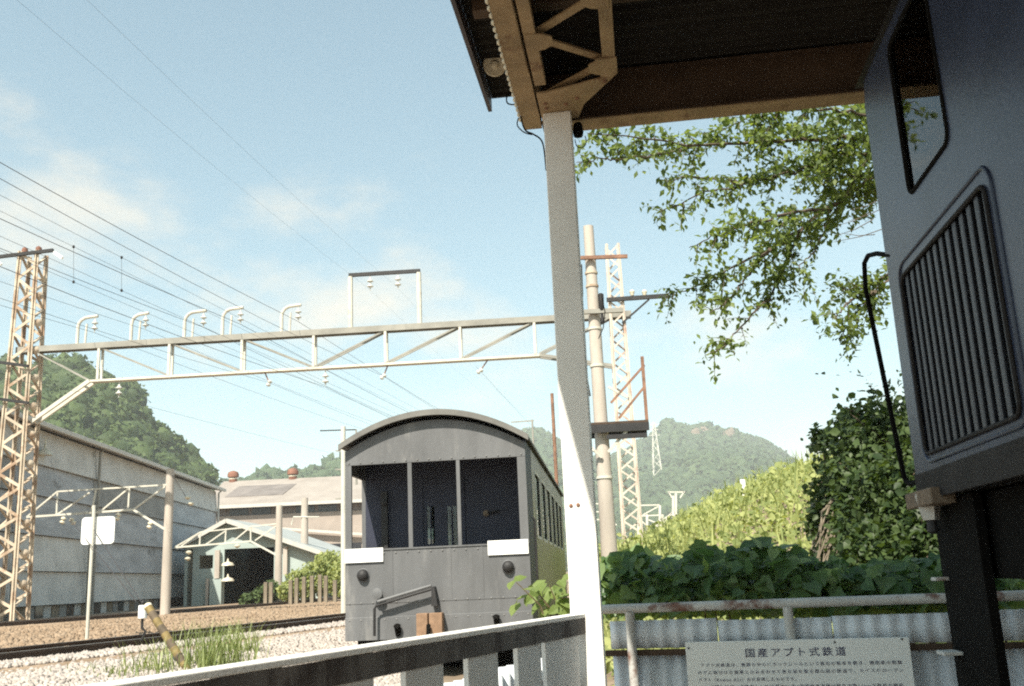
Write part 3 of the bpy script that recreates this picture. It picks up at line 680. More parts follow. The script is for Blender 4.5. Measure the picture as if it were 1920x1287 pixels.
lad = MB(); lad.fbox(FC, ub_, ua, S+.06, S+.10, .25, z0-.02); ld = lad.build('step_ladder', M['black'], loco, bevel=.004)
for px, py in ((1776, 1087), (1815, 1240)):
    u, z = LZ(px, py, S-.03); mb = MB(); mb.fbox(FC, ua-(.15 if py > 1200 else .10), ua-.03, S-(.02 if py > 1200 else .0), S+.06, z-.010, z+.006); mb.build('tread', M['piperail'], ld, bevel=.004)

# ================================================================== GREY COACH
FK = Fr(P(648, 1195, 14.58), 5)
vw = FK.vz(998, 1140)[0]; kz0 = .93; ke = 3.68; kt = 4.09; klen = 11.5
kc = thing('railway_coach', 'dark grey railway coach with an open windowed end platform', 'railway coach', FK(0, vw/2, 0))
cen = vw/2; hw = vw/2
def arc(v, ze=ke, zt=kt): return zt-(zt-ze)*((v-cen)/hw)**2*(1+.0)
front = lambda x, y, d: FK(d, x, y)
wv = lambda px, py: FK.vz(px, py)
ztopw = wv(760, 868)[1]; zsill = wv(760, 1030)[1]
m1a, m1b, m2a, m2b = wv(765, 950)[0], wv(773, 950)[0], wv(857, 950)[0], wv(864, 950)[0]; rpl = wv(973, 950)[0]; lpl = wv(659, 950)[0]
N_ = 18
low = [(0, kz0+.12), (vw, kz0+.12), (vw, zsill), (0, zsill)]
fa = MB().plate(front, low, (), .05).build('end_panel', M['coach'], kc, bevel=.006)
mb = MB(); mb.fbox(FK, -.012, .06, -.005, vw+.005, kz0-.06, kz0+.26); mb.build('buffer_beam', M['coach'], kc, bevel=.005)
top = [(0, ztopw)]+[(vw, ztopw)]+[(vw-vw*k/N_, arc(vw-vw*k/N_)-.10) for k in range(N_+1)]
MB().plate(front, top, (), .05).build('arched_panel', M['coach'], kc, bevel=.004)
for a, b in ((0, lpl), (m1a, m1b), (m2a, m2b), (rpl, vw)):
    mb = MB(); mb.fbox(FK, .004, .054, a+(.001 if a == 0 else 0), b-(.001 if b == vw else 0), zsill+.001, ztopw-.001); mb.build('window_post', M['coach'], kc, bevel=.004)
mb = MB(); mb.fbox(FK, -.015, .065, 0, vw, zsill, zsill+.022); mb.build('sill_ledge', M['coach'], fa)
zs1 = wv(760, 1128)[1]
for z in (zs1,): mb = MB(); mb.fbox(FK, -.006, .0, 0, vw, z-.012, z+.012); mb.build('seam_strip', M['coach'], fa)
for px in (735, 845, 905): v_ = wv(px, 1080)[0]; mb = MB(); mb.fbox(FK, -.006, .0, v_-.014, v_+.014, zs1+.013, zsill-.001); mb.build('seam_strip', M['coach'], fa)
rv = None
for z, nn in ((zs1, 16), (zsill-.04, 16), (ztopw+.035, 16), (kz0+.22, 16)):
    for k in range(nn):
        q = FK(-.006 if z != kz0+.22 else -.012, .06+(vw-.12)*k/(nn-1), z)
        if rv is None: q_first = q; rv = MB().lathe(q, -FK.u, [(0, .013), (.005, .012), (.008, .006)], 6).build('rivet', M['coach'], kc)
        else: copy_part(rv, kc, tuple(q-q_first))
# roof shell, overhanging rim
def shell(u0, u1, dz, t, ex, zt=kt):
    mb = MB(); vs = np.linspace(-ex, vw+ex, 25); n = len(vs)
    for u in (u0, u1):
        for v in vs: z = arc(v)+dz; mb.v += [FK(u, v, z), FK(u, v, z-t)]
    for i in range(n-1):
        a = 2*i; b = 2*n+2*i
        mb.f += [[a, a+2, b+2, b], [a+1, b+1, b+3, a+3], [a, a+1, a+3, a+2], [b, b+2, b+3, b+1]]
    mb.f += [[0, 2*n, 2*n+1, 1], [2*n-2, 2*n-1, 4*n-1, 4*n-2]]
    return mb
rf = shell(-.13, klen+.1, .03, .045, .06).build('roof', M['coachroof'], kc, smooth=True)
shell(-.15, -.095, .035, .085, .065).build('roof_rim', M['coachroof'], rf, smooth=True)
mb = MB(); mb.fbox(FK, .5, 1.1, cen-.22, cen+.22, kt+.0, kt+.085); mb.build('roof_vent', M['dark'], rf, bevel=.02)
for u in (3.2, 5.9, 8.6): mb = MB(); mb.fbox(FK, u, u+.5, cen-.2, cen+.2, kt, kt+.16); mb.build('roof_vent', M['dark'], rf, bevel=.03)
# platform sides: open on the left above a low panel, closed on the right; inner bulkhead with a glazed door
mb = MB(); mb.fbox(FK, .051, 1.0, 0, .045, kz0, 1.3); mb.build('platform_side', M['coach'], kc)
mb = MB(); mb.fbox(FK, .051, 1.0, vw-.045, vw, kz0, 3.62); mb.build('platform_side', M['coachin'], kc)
mb = MB(); mb.fbox(FK, .051, 1.0, 0, .045, 3.25, 3.62); mb.build('platform_lintel', M['coach'], kc)
mb = MB(); mb.fbox(FK, 1.0, 1.05, 0, .06, kz0, 3.62); mb.build('corner_post', M['coach'], kc)
bk = lambda x, y, d: FK(1.0+d, x, y)
bvz = lambda px, py: FK.vz(px, py, 1.0)
dA, dB = bvz(800, 950), bvz(816, 1020); dC, dD = bvz(838, 950), bvz(858, 1022)
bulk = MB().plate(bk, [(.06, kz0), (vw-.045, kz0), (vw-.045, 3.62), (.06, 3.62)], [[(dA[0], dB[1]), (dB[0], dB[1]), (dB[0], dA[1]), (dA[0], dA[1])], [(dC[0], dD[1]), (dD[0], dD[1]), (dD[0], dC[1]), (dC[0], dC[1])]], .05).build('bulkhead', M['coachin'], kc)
for a, b in ((dA, dB), (dC, dD)):
    MB().plate(lambda x, y, d: FK(1.02+d, x, y), [(a[0]-.01, b[1]-.01), (b[0]+.01, b[1]-.01), (b[0]+.01, a[1]+.01), (a[0]-.01, a[1]+.01)], (), .005).build('pane', M['pane'], bulk)
    mb = MB(); mb.fbox(FK, .99, 1.0, (a[0]+b[0])/2-.01, (a[0]+b[0])/2+.01, b[1], a[1]); mb.build('glazing_bar', M['coachin'], bulk)
da, db = bvz(792, 900)[0], bvz(864, 900)[0]
mb = MB(); mb.fbox(FK, .972, .998, da-.05, da, kz0+.2, 3.2); mb.fbox(FK, .972, .998, db, db+.05, kz0+.2, 3.2); mb.fbox(FK, .972, .998, da, db, 3.15, 3.2); mb.build('door_frame', M['coachin'], bulk)
q = bvz(722, 940); mb = MB(); mb.fbox(FK, .93, .998, q[0]-.05, q[0]+.05, 1.4, 3.05); mb.build('brake_column', M['dark'], bulk); 
q = bvz(722, 943); MB().lathe(FK(.93, q[0], q[1]), -FK.u, [(0, .05), (.03, .055), (.04, .02)], 12).build('gauge', M['dark'], bulk)
q = bvz(912, 963); MB().lathe(FK(1.0, q[0], q[1]), -FK.u, [(0, .05), (.05, .05), (.06, .02)], 10).build('valve', M['brown2'], bulk)
MB().tube([FK(.95, q[0]+.02, q[1]), FK(.95, q[0]+.2, q[1]+.03)], .015, 6).build('valve_handle', M['dark'], bulk)
mb = MB(); mb.fbox(FK, .05, klen, .05, vw-.05, kz0-.05, kz0+.05); mb.build('floor', M['coachin'], kc)
# saloon sides with windows
nw = 6
for sgn, v in ((0, 0.0), (1, vw-.045)):
    holes = []
    for k in range(nw):
        a = 1.75+k*1.55; holes.append(rrect(a, a+1.0, 2.3, 3.3, .05, 3))
    sd = MB().plate(lambda x, y, d: FK(x, v+d, y), [(1.06, kz0-.02), (klen, kz0-.02), (klen, ke-.03), (1.06, ke-.03)], holes, .045).build('saloon_side', M['coachgreen'], kc)
    for k in range(nw):
        a = 1.75+k*1.55
        w = MB().plate(lambda x, y, d: FK(x, v-.006+d, y), rrect(a-.05, a+1.05, 2.25, 3.35, .06, 3), [rrect(a, a+1.0, 2.3, 3.3, .05, 3)], .057).build('window', M['trim'] if sgn else M['coachgreen'], kc)
        MB().plate(lambda x, y, d: FK(x, v+.02+d, y), rrect(a-.004, a+1.004, 2.296, 3.304, .05, 3), (), .004).build('pane', M['pane'], w)
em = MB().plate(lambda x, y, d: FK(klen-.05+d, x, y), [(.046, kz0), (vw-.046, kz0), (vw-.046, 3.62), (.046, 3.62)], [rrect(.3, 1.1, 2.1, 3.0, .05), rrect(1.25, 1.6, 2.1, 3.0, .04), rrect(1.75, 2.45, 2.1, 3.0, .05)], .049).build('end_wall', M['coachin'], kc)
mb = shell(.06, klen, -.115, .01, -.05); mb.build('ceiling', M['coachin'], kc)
# fittings on the front
for a, b, c_, d_ in ((646, 1029, 719, 1055), (915, 1013, 991, 1040)):
    q0 = wv(a, (b+c_)/2 if False else (b+d_)/2); q1 = wv(c_, (b+d_)/2); h = wv(a, b)[1]-wv(a, d_)[1]
    zc = (q0[1]+q1[1])/2; mb = MB(); mb.fbox(FK, -.03, -.016, max(q0[0], .0), min(q1[0], vw), zc-h/2, zc+h/2); mb.build('number_plate', M['plate'], kc, bevel=.002)
for px, py in ((681, 1079), (953, 1063)):
    q = wv(px, py); lm = MB().lathe(FK(0, q[0], q[1]), -FK.u, [(-.02, .085), (.02, .085), (.06, .08), (.085, .06), (.10, .03), (.104, .003)], 20).build('headlamp', M['dark'], kc, smooth=True)
    MB().lathe(FK(-.0, q[0], q[1]), -FK.u, [(0, .098), (.012, .098), (.016, .09)], 20).build('lamp_ring', M['coach'], lm)
gpts = [wv(706, 1192), wv(706, 1142), wv(709, 1136), wv(760, 1120), wv(814, 1104)]
gb = MB().tube([FK(-.13, *q) for q in gpts], .02, 8).build('grab_bar', M['dark'], kc, smooth=True)
gp2 = [wv(712, 1128), wv(812, 1098)]
MB().tube([FK(-.14, *q) for q in gp2], .022, 8).build('bar_sleeve', M['coach'], gb, smooth=True)
a = wv(814, 1104); b = wv(820, 1136)
mb = MB().hexa([FK(-.16, a[0]-.02, b[1]), FK(-.16, a[0]+.07, b[1]), FK(-.012, a[0]+.07, b[1]), FK(-.012, a[0]-.02, b[1]), FK(-.16, a[0]-.01, a[1]+.03), FK(-.16, a[0]+.03, a[1]+.03), FK(-.012, a[0]+.03, a[1]+.03), FK(-.012, a[0]-.01, a[1]+.03)]); mb.build('bar_bracket', M['dark'], gb)
q = wv(711, 1113); MB().lathe(FK(0, q[0], q[1]), -FK.u, [(0, .05), (.09, .05), (.1, .075), (.14, .078), (.15, .04)], 12).build('lamp_bracket', M['coach'], kc, smooth=True)
a, b = wv(785, 1150), wv(808, 1182); c_ = wv(833, 1150)
for p0, p1 in ((a[0], b[0]-.01), (b[0]+.01, c_[0])):
    mb = MB(); mb.fbox(FK, -.20, -.013, p0, p1, kz0-.16, a[1]); cp = mb.build('coupler', M['orange'], kc, bevel=.01)
MB().tube([FK(-.24, b[0]+.01, kz0+.13), FK(-.30, b[0]+.02, kz0+.06), FK(-.30, b[0]+.01, kz0-.05), FK(-.22, b[0], kz0-.1)], .03, 8).build('coupler_hook', M['black'], cp, smooth=True)
for px, py in ((747, 1180), (932, 1163)):
    q = wv(px, py); MB().lathe(FK(-.013, q[0], q[1]-.08), -FK.u*.5+UP*.87, [(0, .04), (.13, .045), (.15, .055), (.17, .03)], 10).build('air_hose', M['black'], kc, smooth=True)
MB().tube([FK(.2, vw+.05, 1.4), FK(.2, vw+.08, 1.45), FK(.2, vw+.08, 2.45), FK(.2, vw+.05, 2.5)], .016, 8).build('grab_rail', M['dark'], kc, smooth=True)
mb = MB(); mb.fbox(FK, .1, klen-.1, .15, vw-.15, kz0-.22, kz0-.05); mb.build('underframe', M['black'], kc)
for u in (1.7, 3.5, 8.2, 10.0):
    for vv in (cen-.535, cen+.535):
        w = MB().lathe(FK(u, vv-.06, .43), FK.v, [(0, .40), (.02, .46), (.10, .43), (.13, .40)], 20).build('wheel', M['dark'], kc, smooth=True)
for u in (2.6, 9.1): mb = MB(); mb.fbox(FK, u-1.3, u+1.3, .22, vw-.22, .38, .7); mb.build('bogie', M['black'], kc, bevel=.03)
# unseen platform floor under the canopy, added to set the bounced light
mb = MB(); mb.fbox(FC, -5, 5.3, -.35, 6, -.05, .11); o = mb.build('platform', pmat('old_asphalt', (.17, .165, .155), var=.2, scale=6, rough=.95, bump=.4), loc=(0, 0, 0)); tag(o, kind='structure')

# ================================================================== CATENARY GANTRY
FG = Fr((4, 34), 3.5)
gv = lambda px, py, u=0: FG.vz(px, py, u)
def insulator(mbname, q, parent, drop=.12, n=2, r=.115, mat=None):
    """string of porcelain discs hanging below q"""
    pr = [(0, .02), (drop, .02)]
    for k in range(n): b = drop+k*.20; pr += [(b, .045), (b+.06, .05), (b+.10, r), (b+.125, r), (b+.13, .05), (b+.19, .03)]
    pr += [(drop+n*.2, .02), (drop+n*.2+.07, .018)]
    return MB().lathe(q, -UP, pr, 12).build(mbname, M['porcelain'], parent, smooth=True)
def lattice(fr, vc, u_c, z0, z1, w0, w1, parent, mat, step, leg=.09, bar=.05, mat2=None):
    h = lambda z: (w0+(w1-w0)*(z-z0)/(z1-z0))/2
    for su in (-1, 1):
        for sv in (-1, 1):
            a = fr(u_c+su*h(z0), vc+sv*h(z0), z0); b = fr(u_c+su*h(z1), vc+sv*h(z1), z1)
            m_ = MB(); m_.bar(a, b, leg, leg*.2, fr.u); m_.bar(a, b, leg*.2, leg, fr.u); m_.build('leg', mat, parent)
    n = max(2, int((z1-z0)/step)); zs = np.linspace(z0+.05, z1-.05, n+1)
    for i in range(n):
        for face in range(4):
            za, zb = zs[i], zs[i+1]; s = 1 if (i+face) % 2 == 0 else -1
            ha, hb = h(za), h(zb)
            if face < 2: su = -1 if face == 0 else 1; A, B = fr(u_c+su*ha, vc-s*ha, za), fr(u_c+su*hb, vc+s*hb, zb)
            else: sv = -1 if face == 2 else 1; A, B = fr(u_c-s*ha, vc+sv*ha, za), fr(u_c+s*hb, vc+sv*hb, zb)
            MB().bar(A, B, bar, bar*.3, fr.u).build('lattice_bar', mat2 or mat, parent)
TLv = (gv(15, 1158)[0]+gv(60, 470)[0])/2; TRv = (gv(1181, 1000)[0]+gv(1152, 460)[0])/2
zc = gv(590, 625)[1]; zl = gv(590, 692)[1]
gan = thing('catenary_gantry', 'pale rusty portal gantry on lattice towers spanning the tracks behind the coach', 'gantry', FG(0, (TLv+TRv)/2, .8))
lattice(FG, TLv, 0, .8, gv(60, 476)[1], 1.0, .66, gan, M['tower'], .52, .17, .10)
lattice(FG, TRv, 0, 1.6, gv(1152, 460)[1], .62, .42, gan, M['tower2'], .42, .10, .06)
mb = MB()
for dz_, hh in ((0, .025),): 
    mb.fbox(FG, -.19, .19, TLv-.3, TRv+.5, zc+.07, zc+.095); mb.fbox(FG, -.19, -.165, TLv-.3, TRv+.5, zc-.12, zc+.07); mb.fbox(FG, .165, .19, TLv-.3, TRv+.5, zc-.12, zc+.07)
mb.build('top_chord', M['chord'], gan)
vA, vB = gv(172, 712)[0], gv(1012, 670)[0]
mb = MB(); mb.fbox(FG, -.17, .17, vA, vB, zl-.04, zl+.04); mb.build('bottom_chord', M['gantry'], gan)
vertical_px = [(188, 680), (320, 675), (456, 670), (590, 660), (724, 650), (864, 645), (1003, 635)]
vx = [gv(*q)[0] for q in vertical_px]
for v in vx:
    for u in (-.15, .15): MB().bar(FG(u, v, zl+.04), FG(u, v, zc-.1), .09, .06, FG.u).build('upright', M['gantry'], gan)
for i in range(len(vx)-1):
    a, b = vx[i], vx[i+1]
    down = i < 3
    for u in (-.12, .12):
        MB().bar(FG(u, a, zc-.08 if down else zl+.04), FG(u, b, zl+.04 if down else zc-.08), .06, .045, FG.u).build('diagonal', M['chord'] , gan)
tl0 = gv(62, 792)[1]
for u in (-.17, .17):
    MB().bar(FG(u, TLv+.5, tl0), FG(u, vA, zl), .14, .10, FG.u).build('knee_brace', M['gantry'], gan)
    MB().bar(FG(u, TLv+.4, zc-.1), FG(u, vA, zl), .05, .05, FG.u).build('diagonal', M['chord'], gan)
    MB().bar(FG(u, vB, zl), FG(u, TRv-.2, zl-.55), .10, .08, FG.u).build('knee_brace', M['chord'], gan)
    MB().bar(FG(u, vB, zl+.05), FG(u, TRv-.25, zc-.1), .06, .05, FG.u).build('diagonal', M['chord'], gan)
# gooseneck hooks with insulators
hooks = [(150, 598, 186), (250, 592, 281), (349, 588, 389), (420, 582, 458), (530, 577, 566)]
WP = []
for x0, yt, x1 in hooks:
    v0, zt_ = gv(x0, yt); v1, _ = gv(x1, yt)
    pts = [FG(-.1, v0, zc+.09)] + [FG(-.1, v0, zt_-.35)] + [FG(-.1, v0+.35*(1-math.cos(a)), zt_-.35+.35*math.sin(a)) for a in (R(25), R(50), R(75), R(90))] + [FG(-.1, v1, zt_+.03)]
    hk = MB().tube(pts[:2]+pts[2:], .062, 8).build('gooseneck', M['gantry'], gan, smooth=True)
    mb = MB(); mb.fbox(FG, -.22, .02, v0-.02, v0+.38, zc+.09, zc+.1); 
    MB().tube([FG(-.1, v0+.3, zc+.096), FG(-.1, v0+.33, zt_-.25)], .04, 8).build('gooseneck_strut', M['gantry'], hk, smooth=True)
    insulator('insulator', FG(-.1, v1-.1, zt_), hk); WP.append(FG(-.1, v1-.1, zt_-.6))
# tall goalpost frame on the beam
(v0, zt_), (v1, _) = gv(657, 519), gv(785, 512)
zt_ = (zt_+gv(785, 512)[1])/2
for v in (v0, v1): MB().tube([FG(0, v, zc+.09), FG(0, v, zt_)], .09, 8).build('frame_post', M['gantry'], gan, smooth=True)
mb = MB(); mb.fbox(FG, -.05, .05, v0-.06, v1+.06, zt_, zt_+.13); fb = mb.build('frame_bar', M['dark'], gan)
for px in (694, 746): v, _ = gv(px, 515); insulator('insulator', FG(0, v, zt_), fb, .1); WP.append(FG(0, v, zt_-.55))
for px, n in ((226, 2), (611, 2)):
    v, _ = gv(px, 700); insulator('insulator', FG(-.05, v, zl-.04), gan, .15, n, .12); WP.append(FG(-.05, v, zl-.7))
for px, dx in ((727, -8), (915, -14), (497, 8)):
    v, _ = gv(px, 690); a = FG(0, v, zl-.04); b = FG(0, gv(px+dx, 712)[0], zl-.42)
    hg = MB().tube([a, b], .025, 6).build('hanger', M['rust'], gan)
    MB().lathe(b, unit(b-a)*-1+FG.v*.8, [(-.14, .03), (-.1, .08), (-.06, .085), (-.02, .04), (.03, .08), (.07, .085), (.11, .03)], 10).build('insulator', M['porcelain'], hg, smooth=True)
    WP.append(b)
# cross arm and insulator strings on the left tower
z_ = gv(60, 482)[1]
ca = MB().bar(FG(-.4, gv(-40, 495)[0], z_-.12), FG(-.4, gv(110, 480)[0], z_+.06), .1, .12).build('cross_arm', M['dark'], gan)
for a, b in (((112, 480), (140, 498)), ((0, 492), (28, 510))):
    MB().bar(FG(-.4, *gv(*a)), FG(-.9, *gv(*b)), .07, .09).build('strut', M['plate'], ca)
for px, py in ((46, 470), (72, 468)): MB().lathe(FG(0, *gv(px, py+8)), UP, [(0, .1), (.15, .12), (.25, .1), (.3, .03)], 10).build('pin_insulator', M['redbrown'], gan, smooth=True)
for z in np.arange(2.2, 13.5, 1.05):
    w_ = .55-.2*(z/14)
    MB().lathe(FG(-.1, TLv+w_+.02, z), FG.v*.6-FG.u*.6-UP*.2, [(0, .05), (.08, .13), (.14, .15), (.2, .06)], 12).build('tower_insulator', M['tower'], gan, smooth=True)
for px, py in ((10, 690), (10, 758)):
    v_, zz_ = gv(px, py); MB().bar(FG(-.6, v_-.8, zz_+.25), FG(-.55, v_+1.2, zz_-.12), .09, .10).build('side_arm', M['dark'], gan)

# wires: all run parallel to the tracks, over the gantry and away
wd = unit(D(1180, 971))
labels = ['overhead wire on the leftmost gooseneck insulator', 'overhead wire on the second gooseneck from the left', 'overhead wire on the middle gooseneck insulator', 'overhead wire on the fourth gooseneck from the left', 'overhead wire on the rightmost gooseneck, nearest the tall frame',
          'thin wire on the left insulator of the tall frame', 'thin wire on the right insulator of the tall frame', 'overhead wire below the left end of the gantry beam', 'overhead wire under the middle of the gantry beam', 'contact wire hung right of the middle of the gantry beam', 'contact wire hung near the right end of the gantry beam', 'contact wire held by the clamp left of the middle of the beam']
def wire(q, r, label, fwd, name='overhead_wire', back=36):
    pts = []
    for k in range(25):
        s = -back+(back+fwd)*k/24
        sag = -.35*math.sin(math.pi*min(max(-s/back, 0), 1)) if s < 0 else -.5*math.sin(math.pi*s/fwd)*.6
        pts.append(q+wd*s+UP*sag)
    o = MB().tube(pts, r, 5).build(name, M['wire'], None, loc=q, smooth=True)
    return tag(o, label, 'wire', 'overhead wires')
for i, q in enumerate(WP):
    r = [.007, .006, .008, .009, .008, .0019, .0019, .005, .007, .005, .0045, .005][i]
    wire(q, r, labels[i], 60 if i not in (5, 6) else 50, back=36 if i != 10 else 1.)
for (xa, ya, yb), nm in (((138, 463, 529), 'left'), ((228, 483, 545), 'right')):
    a, b = P(xa, ya, 22), P(xa, yb, 22)
    for q, what in ((a, 'upper'), (b, 'lower')):
        o = MB().tube([q+wd*s_ for s_ in (-24, -12, 0, 14, 40, 70)], .0042, 5).build('overhead_wire', M['wire'], None, loc=q, smooth=True)
        tag(o, what+' wire of the '+nm+' pair joined by a dropper rod', 'wire', 'overhead wires')
    dr = thing('dropper', nm+' vertical dropper rod joining two wires near the left tower', 'dropper', b, 'wire droppers')
    MB().tube([a, b], .004, 5).build('rod', M['wire'], dr)
    for q in (a, b): MB().lathe(q-UP*.035, UP, [(0, .015), (.02, .03), (.05, .03), (.07, .015)], 8).build('clamp', M['dark'], dr)

# ================================================================== CONCRETE POLE with platform, right of the post
py_ = 22.0
FP = Fr((P(1120, 700, py_)[0], py_), 4)
pv = lambda px, py, u=0: FP.vz(px, py, u)
v0, zt_ = pv(1103, 425); vb_, zb_ = pv(1142, 1030)
pc = (v0+vb_)/2
pole = thing('utility_pole', 'grey concrete pole carrying a railed work platform beside the lattice tower', 'utility pole', FP(0, pc, .6))
MB().tube([FP(0, pc, .3), FP(0, pc, 4), FP(0, pc, zt_)], [.20, .165, .12], 16).build('shaft', M['concrete'], pole, smooth=True)
for py in (487, 515, 540, 620, 690, 900):
    _, z = pv(1110, py); r_ = .20-.08*(z-.3)/(zt_-.3)
    MB().lathe(FP(0, pc, z), UP, [(0, r_+.005), (.005, r_+.02), (.055, r_+.02), (.06, r_+.005)], 16).build('band', M['gantry'] if py > 560 else M['tower'], pole, smooth=True)
(va, za), (vb2, zb2) = pv(1088, 489), pv(1176, 486)
MB().bar(FP(-.2, va, za), FP(-.2, vb2, zb2), .07, .08).build('cross_arm', M['rust'], pole)
(va, za), (vb2, zb2) = pv(1086, 590), pv(1168, 586)
MB().bar(FP(-.2, va, za), FP(-.2, vb2, zb2), .08, .10).build('cross_arm', M['chord'], pole)
MB().tube([FP(.22, pc+.14, 1.0), FP(.2, pc+.12, pv(1130, 560)[1])], .03, 6).build('conduit', M['dark'], pole)
MB().tube([FP(-.15, pc-.25, pv(1095, 500)[1]), FP(-.2, pc-.27, pv(1095, 560)[1])], .05, 8).build('fuse_switch', M['dark'], pole)
q0, q1 = pv(1126, 555), pv(1132, 615)
MB().lathe(FP(-.2, *q0), -UP, [(0, .04), (.03, .07), (.4, .06), (.44, .03), (.62, .035), (.68, .05), (.72, .03)], 10).build('fuse_switch', M['dark'], pole, smooth=True)
cable_pts = [(1128, 560), (1134, 590), (1131, 620), (1122, 640)]
MB().tube([FP(-.25, *pv(*c)) for c in cable_pts], .012, 6).build('jumper_cable', M['black'], pole, smooth=True)
for (a, b) in (((1090, 690), (1102, 720)), ((1096, 690), (1106, 745))):
    MB().bar(FP(-.15, *pv(*a)), FP(-.15, *pv(*b)), .05, .05, FP.u).build('strut', M['dark'], pole)
# platform
(va, zp), (vb2, _) = pv(1104, 800), pv(1214, 792)
pf = thing('work_platform', 'dark steel work platform with rusty railing bolted to the concrete pole', 'platform', FP(0, pc+.4, zp))
mb = MB(); mb.fbox(FP, -.35, .6, va, vb2, zp-.02, zp+.03); mb.build('deck', M['brown'], pf)
for u in (-.35, .55): mb = MB(); mb.fbox(FP, u, u+.06, va, vb2+.01, zp-.20, zp-.021); mb.build('edge_beam', M['dark'], pf)
z_lo = pv(1180, 822)[1]
mb = MB(); mb.fbox(FP, -.33, -.27, pc+.1, vb2-.05, z_lo-.04, z_lo+.06); mb.build('lower_beam', M['dark'], pf)
for a, b in (((1100, 835), (1128, 860)), ((1185, 800), (1140, 850)), ((1112, 850), (1090, 820))):
    MB().bar(FP(-.3, *pv(*a)), FP(-.22, *pv(*b)), .06, .05, FP.u).build('brace', M['gantry'], pf)
(vr_, zr0), (vr2, zr1) = pv(1212, 806), pv(1209, 674)
MB().bar(FP(-.3, vb2-.03, zr0), FP(-.3, vb2-.03, zr1), .07, .07, FP.u).build('rail_post', M['rust'], pf)
for a, b in (((1207, 690), (1145, 760)), ((1207, 730), (1160, 788)), ((1140, 730), (1176, 750)), ((1180, 795), (1205, 810))):
    MB().bar(FP(-.3, *pv(*a)), FP(-.3, *pv(*b)), .05, .045, FP.u).build('rail_brace', M['rust'] if b[0] != 1176 else M['gantry'], pf)
# side bracket with insulators on the right lattice tower
q0, q1 = gv(1137, 567), gv(1253, 559)
sb = thing('tower_bracket', 'dark side arm with two insulators on the right lattice tower', 'bracket', FG(-.3, q0[0], q0[1]))
MB().bar(FG(-.3, *q0), FG(-.3, *q1), .12, .14).build('arm', M['dark'], sb)
MB().bar(FG(-.3, *gv(1216, 566)), FG(-.3, *gv(1166, 610)), .06, .06, FG.u).build('stay', M['dark'], sb)
for px in (1185, 1208): v, z = gv(px, 562); MB().lathe(FG(-.3, v, z+.06), UP, [(0, .06), (.08, .08), (.14, .1), (.2, .06), (.22, .02)], 10).build('pin_insulator', M['cream'], sb, smooth=True)

# ================================================================== LESSER MASTS on the left
def mast(px_t, py_t, px_b, py_b, Y, r, label, mat='concrete'):
    a, b = P(px_b, py_b, Y), P(px_t, py_t, Y); x = (a[0]+b[0])/2
    t_ = thing('catenary_mast', label, 'mast', (x, Y, a[2]-.3), 'catenary masts')
    MB().tube([V3(x, Y, a[2]-.3), V3(x, Y, b[2])], [r*1.12, r*.9], 14).build('shaft', M[mat], t_, smooth=True); return t_, Fr((x, Y), 3)
def cantilever(t_, fr, tip, top_l, top_r, bot_r, foot, nodes_, th=.06):
    g_ = lambda q: fr(-.1, *fr.vz(*q, -.1))
    MB().bar(g_(top_l), g_(top_r), th, th).build('top_bar', M['gantry'], t_); MB().bar(g_(tip), g_(bot_r), th*1.3, th*1.3).build('bottom_bar', M['gantry'], t_)
    MB().bar(g_(bot_r), g_(foot), th*1.3, th*1.2, fr.u).build('knee_brace', M['gantry'], t_); MB().bar(g_(tip), g_(top_l), th, th, fr.u).build('diagonal', M['gantry'], t_)
    for k, (a, b) in enumerate(nodes_):
        MB().bar(g_(a), g_(b), th, th*.8, fr.u).build('upright' if abs(a[0]-b[0]) < 12 else 'diagonal', M['gantry'], t_)
t_, fr = mast(321, 880, 308, 1145, 38.5, .17, 'concrete mast in front of the factory with a lattice cantilever arm')
cantilever(t_, fr, (50, 970), (108, 922), (318, 909), (250, 956), (318, 998),
           [((108, 924), (106, 965)), ((180, 918), (172, 960)), ((243, 914), (240, 958)), ((106, 966), (168, 924)), ((190, 958), (240, 917)), ((250, 956), (310, 912))])
for px, py in ((62, 978), (120, 975), (132, 978), (223, 968), (283, 984)):
    q = fr(-.1, *fr.vz(px, py, -.1)); MB().lathe(q+UP*.12, -UP*.7+fr.v*(.5 if px in (132,) else -.2), [(0, .03), (.06, .1), (.1, .1), (.14, .04), (.2, .1), (.24, .1), (.3, .03)], 10).build('insulator', M['cream'], t_, smooth=True)
for px, py in ((352, 937), (358, 948)):
    q = fr(-.1, *fr.vz(px, py, -.1)); MB().lathe(q, UP, [(0, .05), (.06, .11), (.1, .11), (.14, .04)], 10).build('insulator', M['cream'], t_, smooth=True)
MB().tube([fr(-.1, *fr.vz(324, 892, -.1)), fr(-.1, *fr.vz(352, 938, -.1))], .012, 5).build('tie_wire', M['wire'], t_)
t_, fr = mast(524, 948, 521, 1132, 58, .20, 'concrete mast standing before the open shed')
cantilever(t_, fr, (327, 1027), (376, 998), (523, 982), (470, 1015), (520, 1042),
           [((376, 998), (374, 1024)), ((424, 992), (422, 1020)), ((470, 987), (470, 1015)), ((340, 1024), (376, 998)), ((385, 1022), (424, 995)), ((434, 1018), (468, 990)), ((478, 1014), (520, 985))], .075)
for px, py in ((354, 1040), (352, 1052), (445, 1028)):
    q = fr(-.1, *fr.vz(px, py, -.1)); MB().lathe(q, UP, [(0, .05), (.1, .17), (.16, .17), (.22, .05)], 10).build('insulator', M['cream'], t_, smooth=True)
t_, fr = mast(572, 934, 570, 1070, 66, .24, 'concrete mast farther back, right of the shed gable')
MB().tube([fr(-.2, *fr.vz(600, 970)), fr(-.2, *fr.vz(552, 970)), fr(-.2, *fr.vz(548, 985))], .05, 6).build('bracket', M['gantry'], t_)
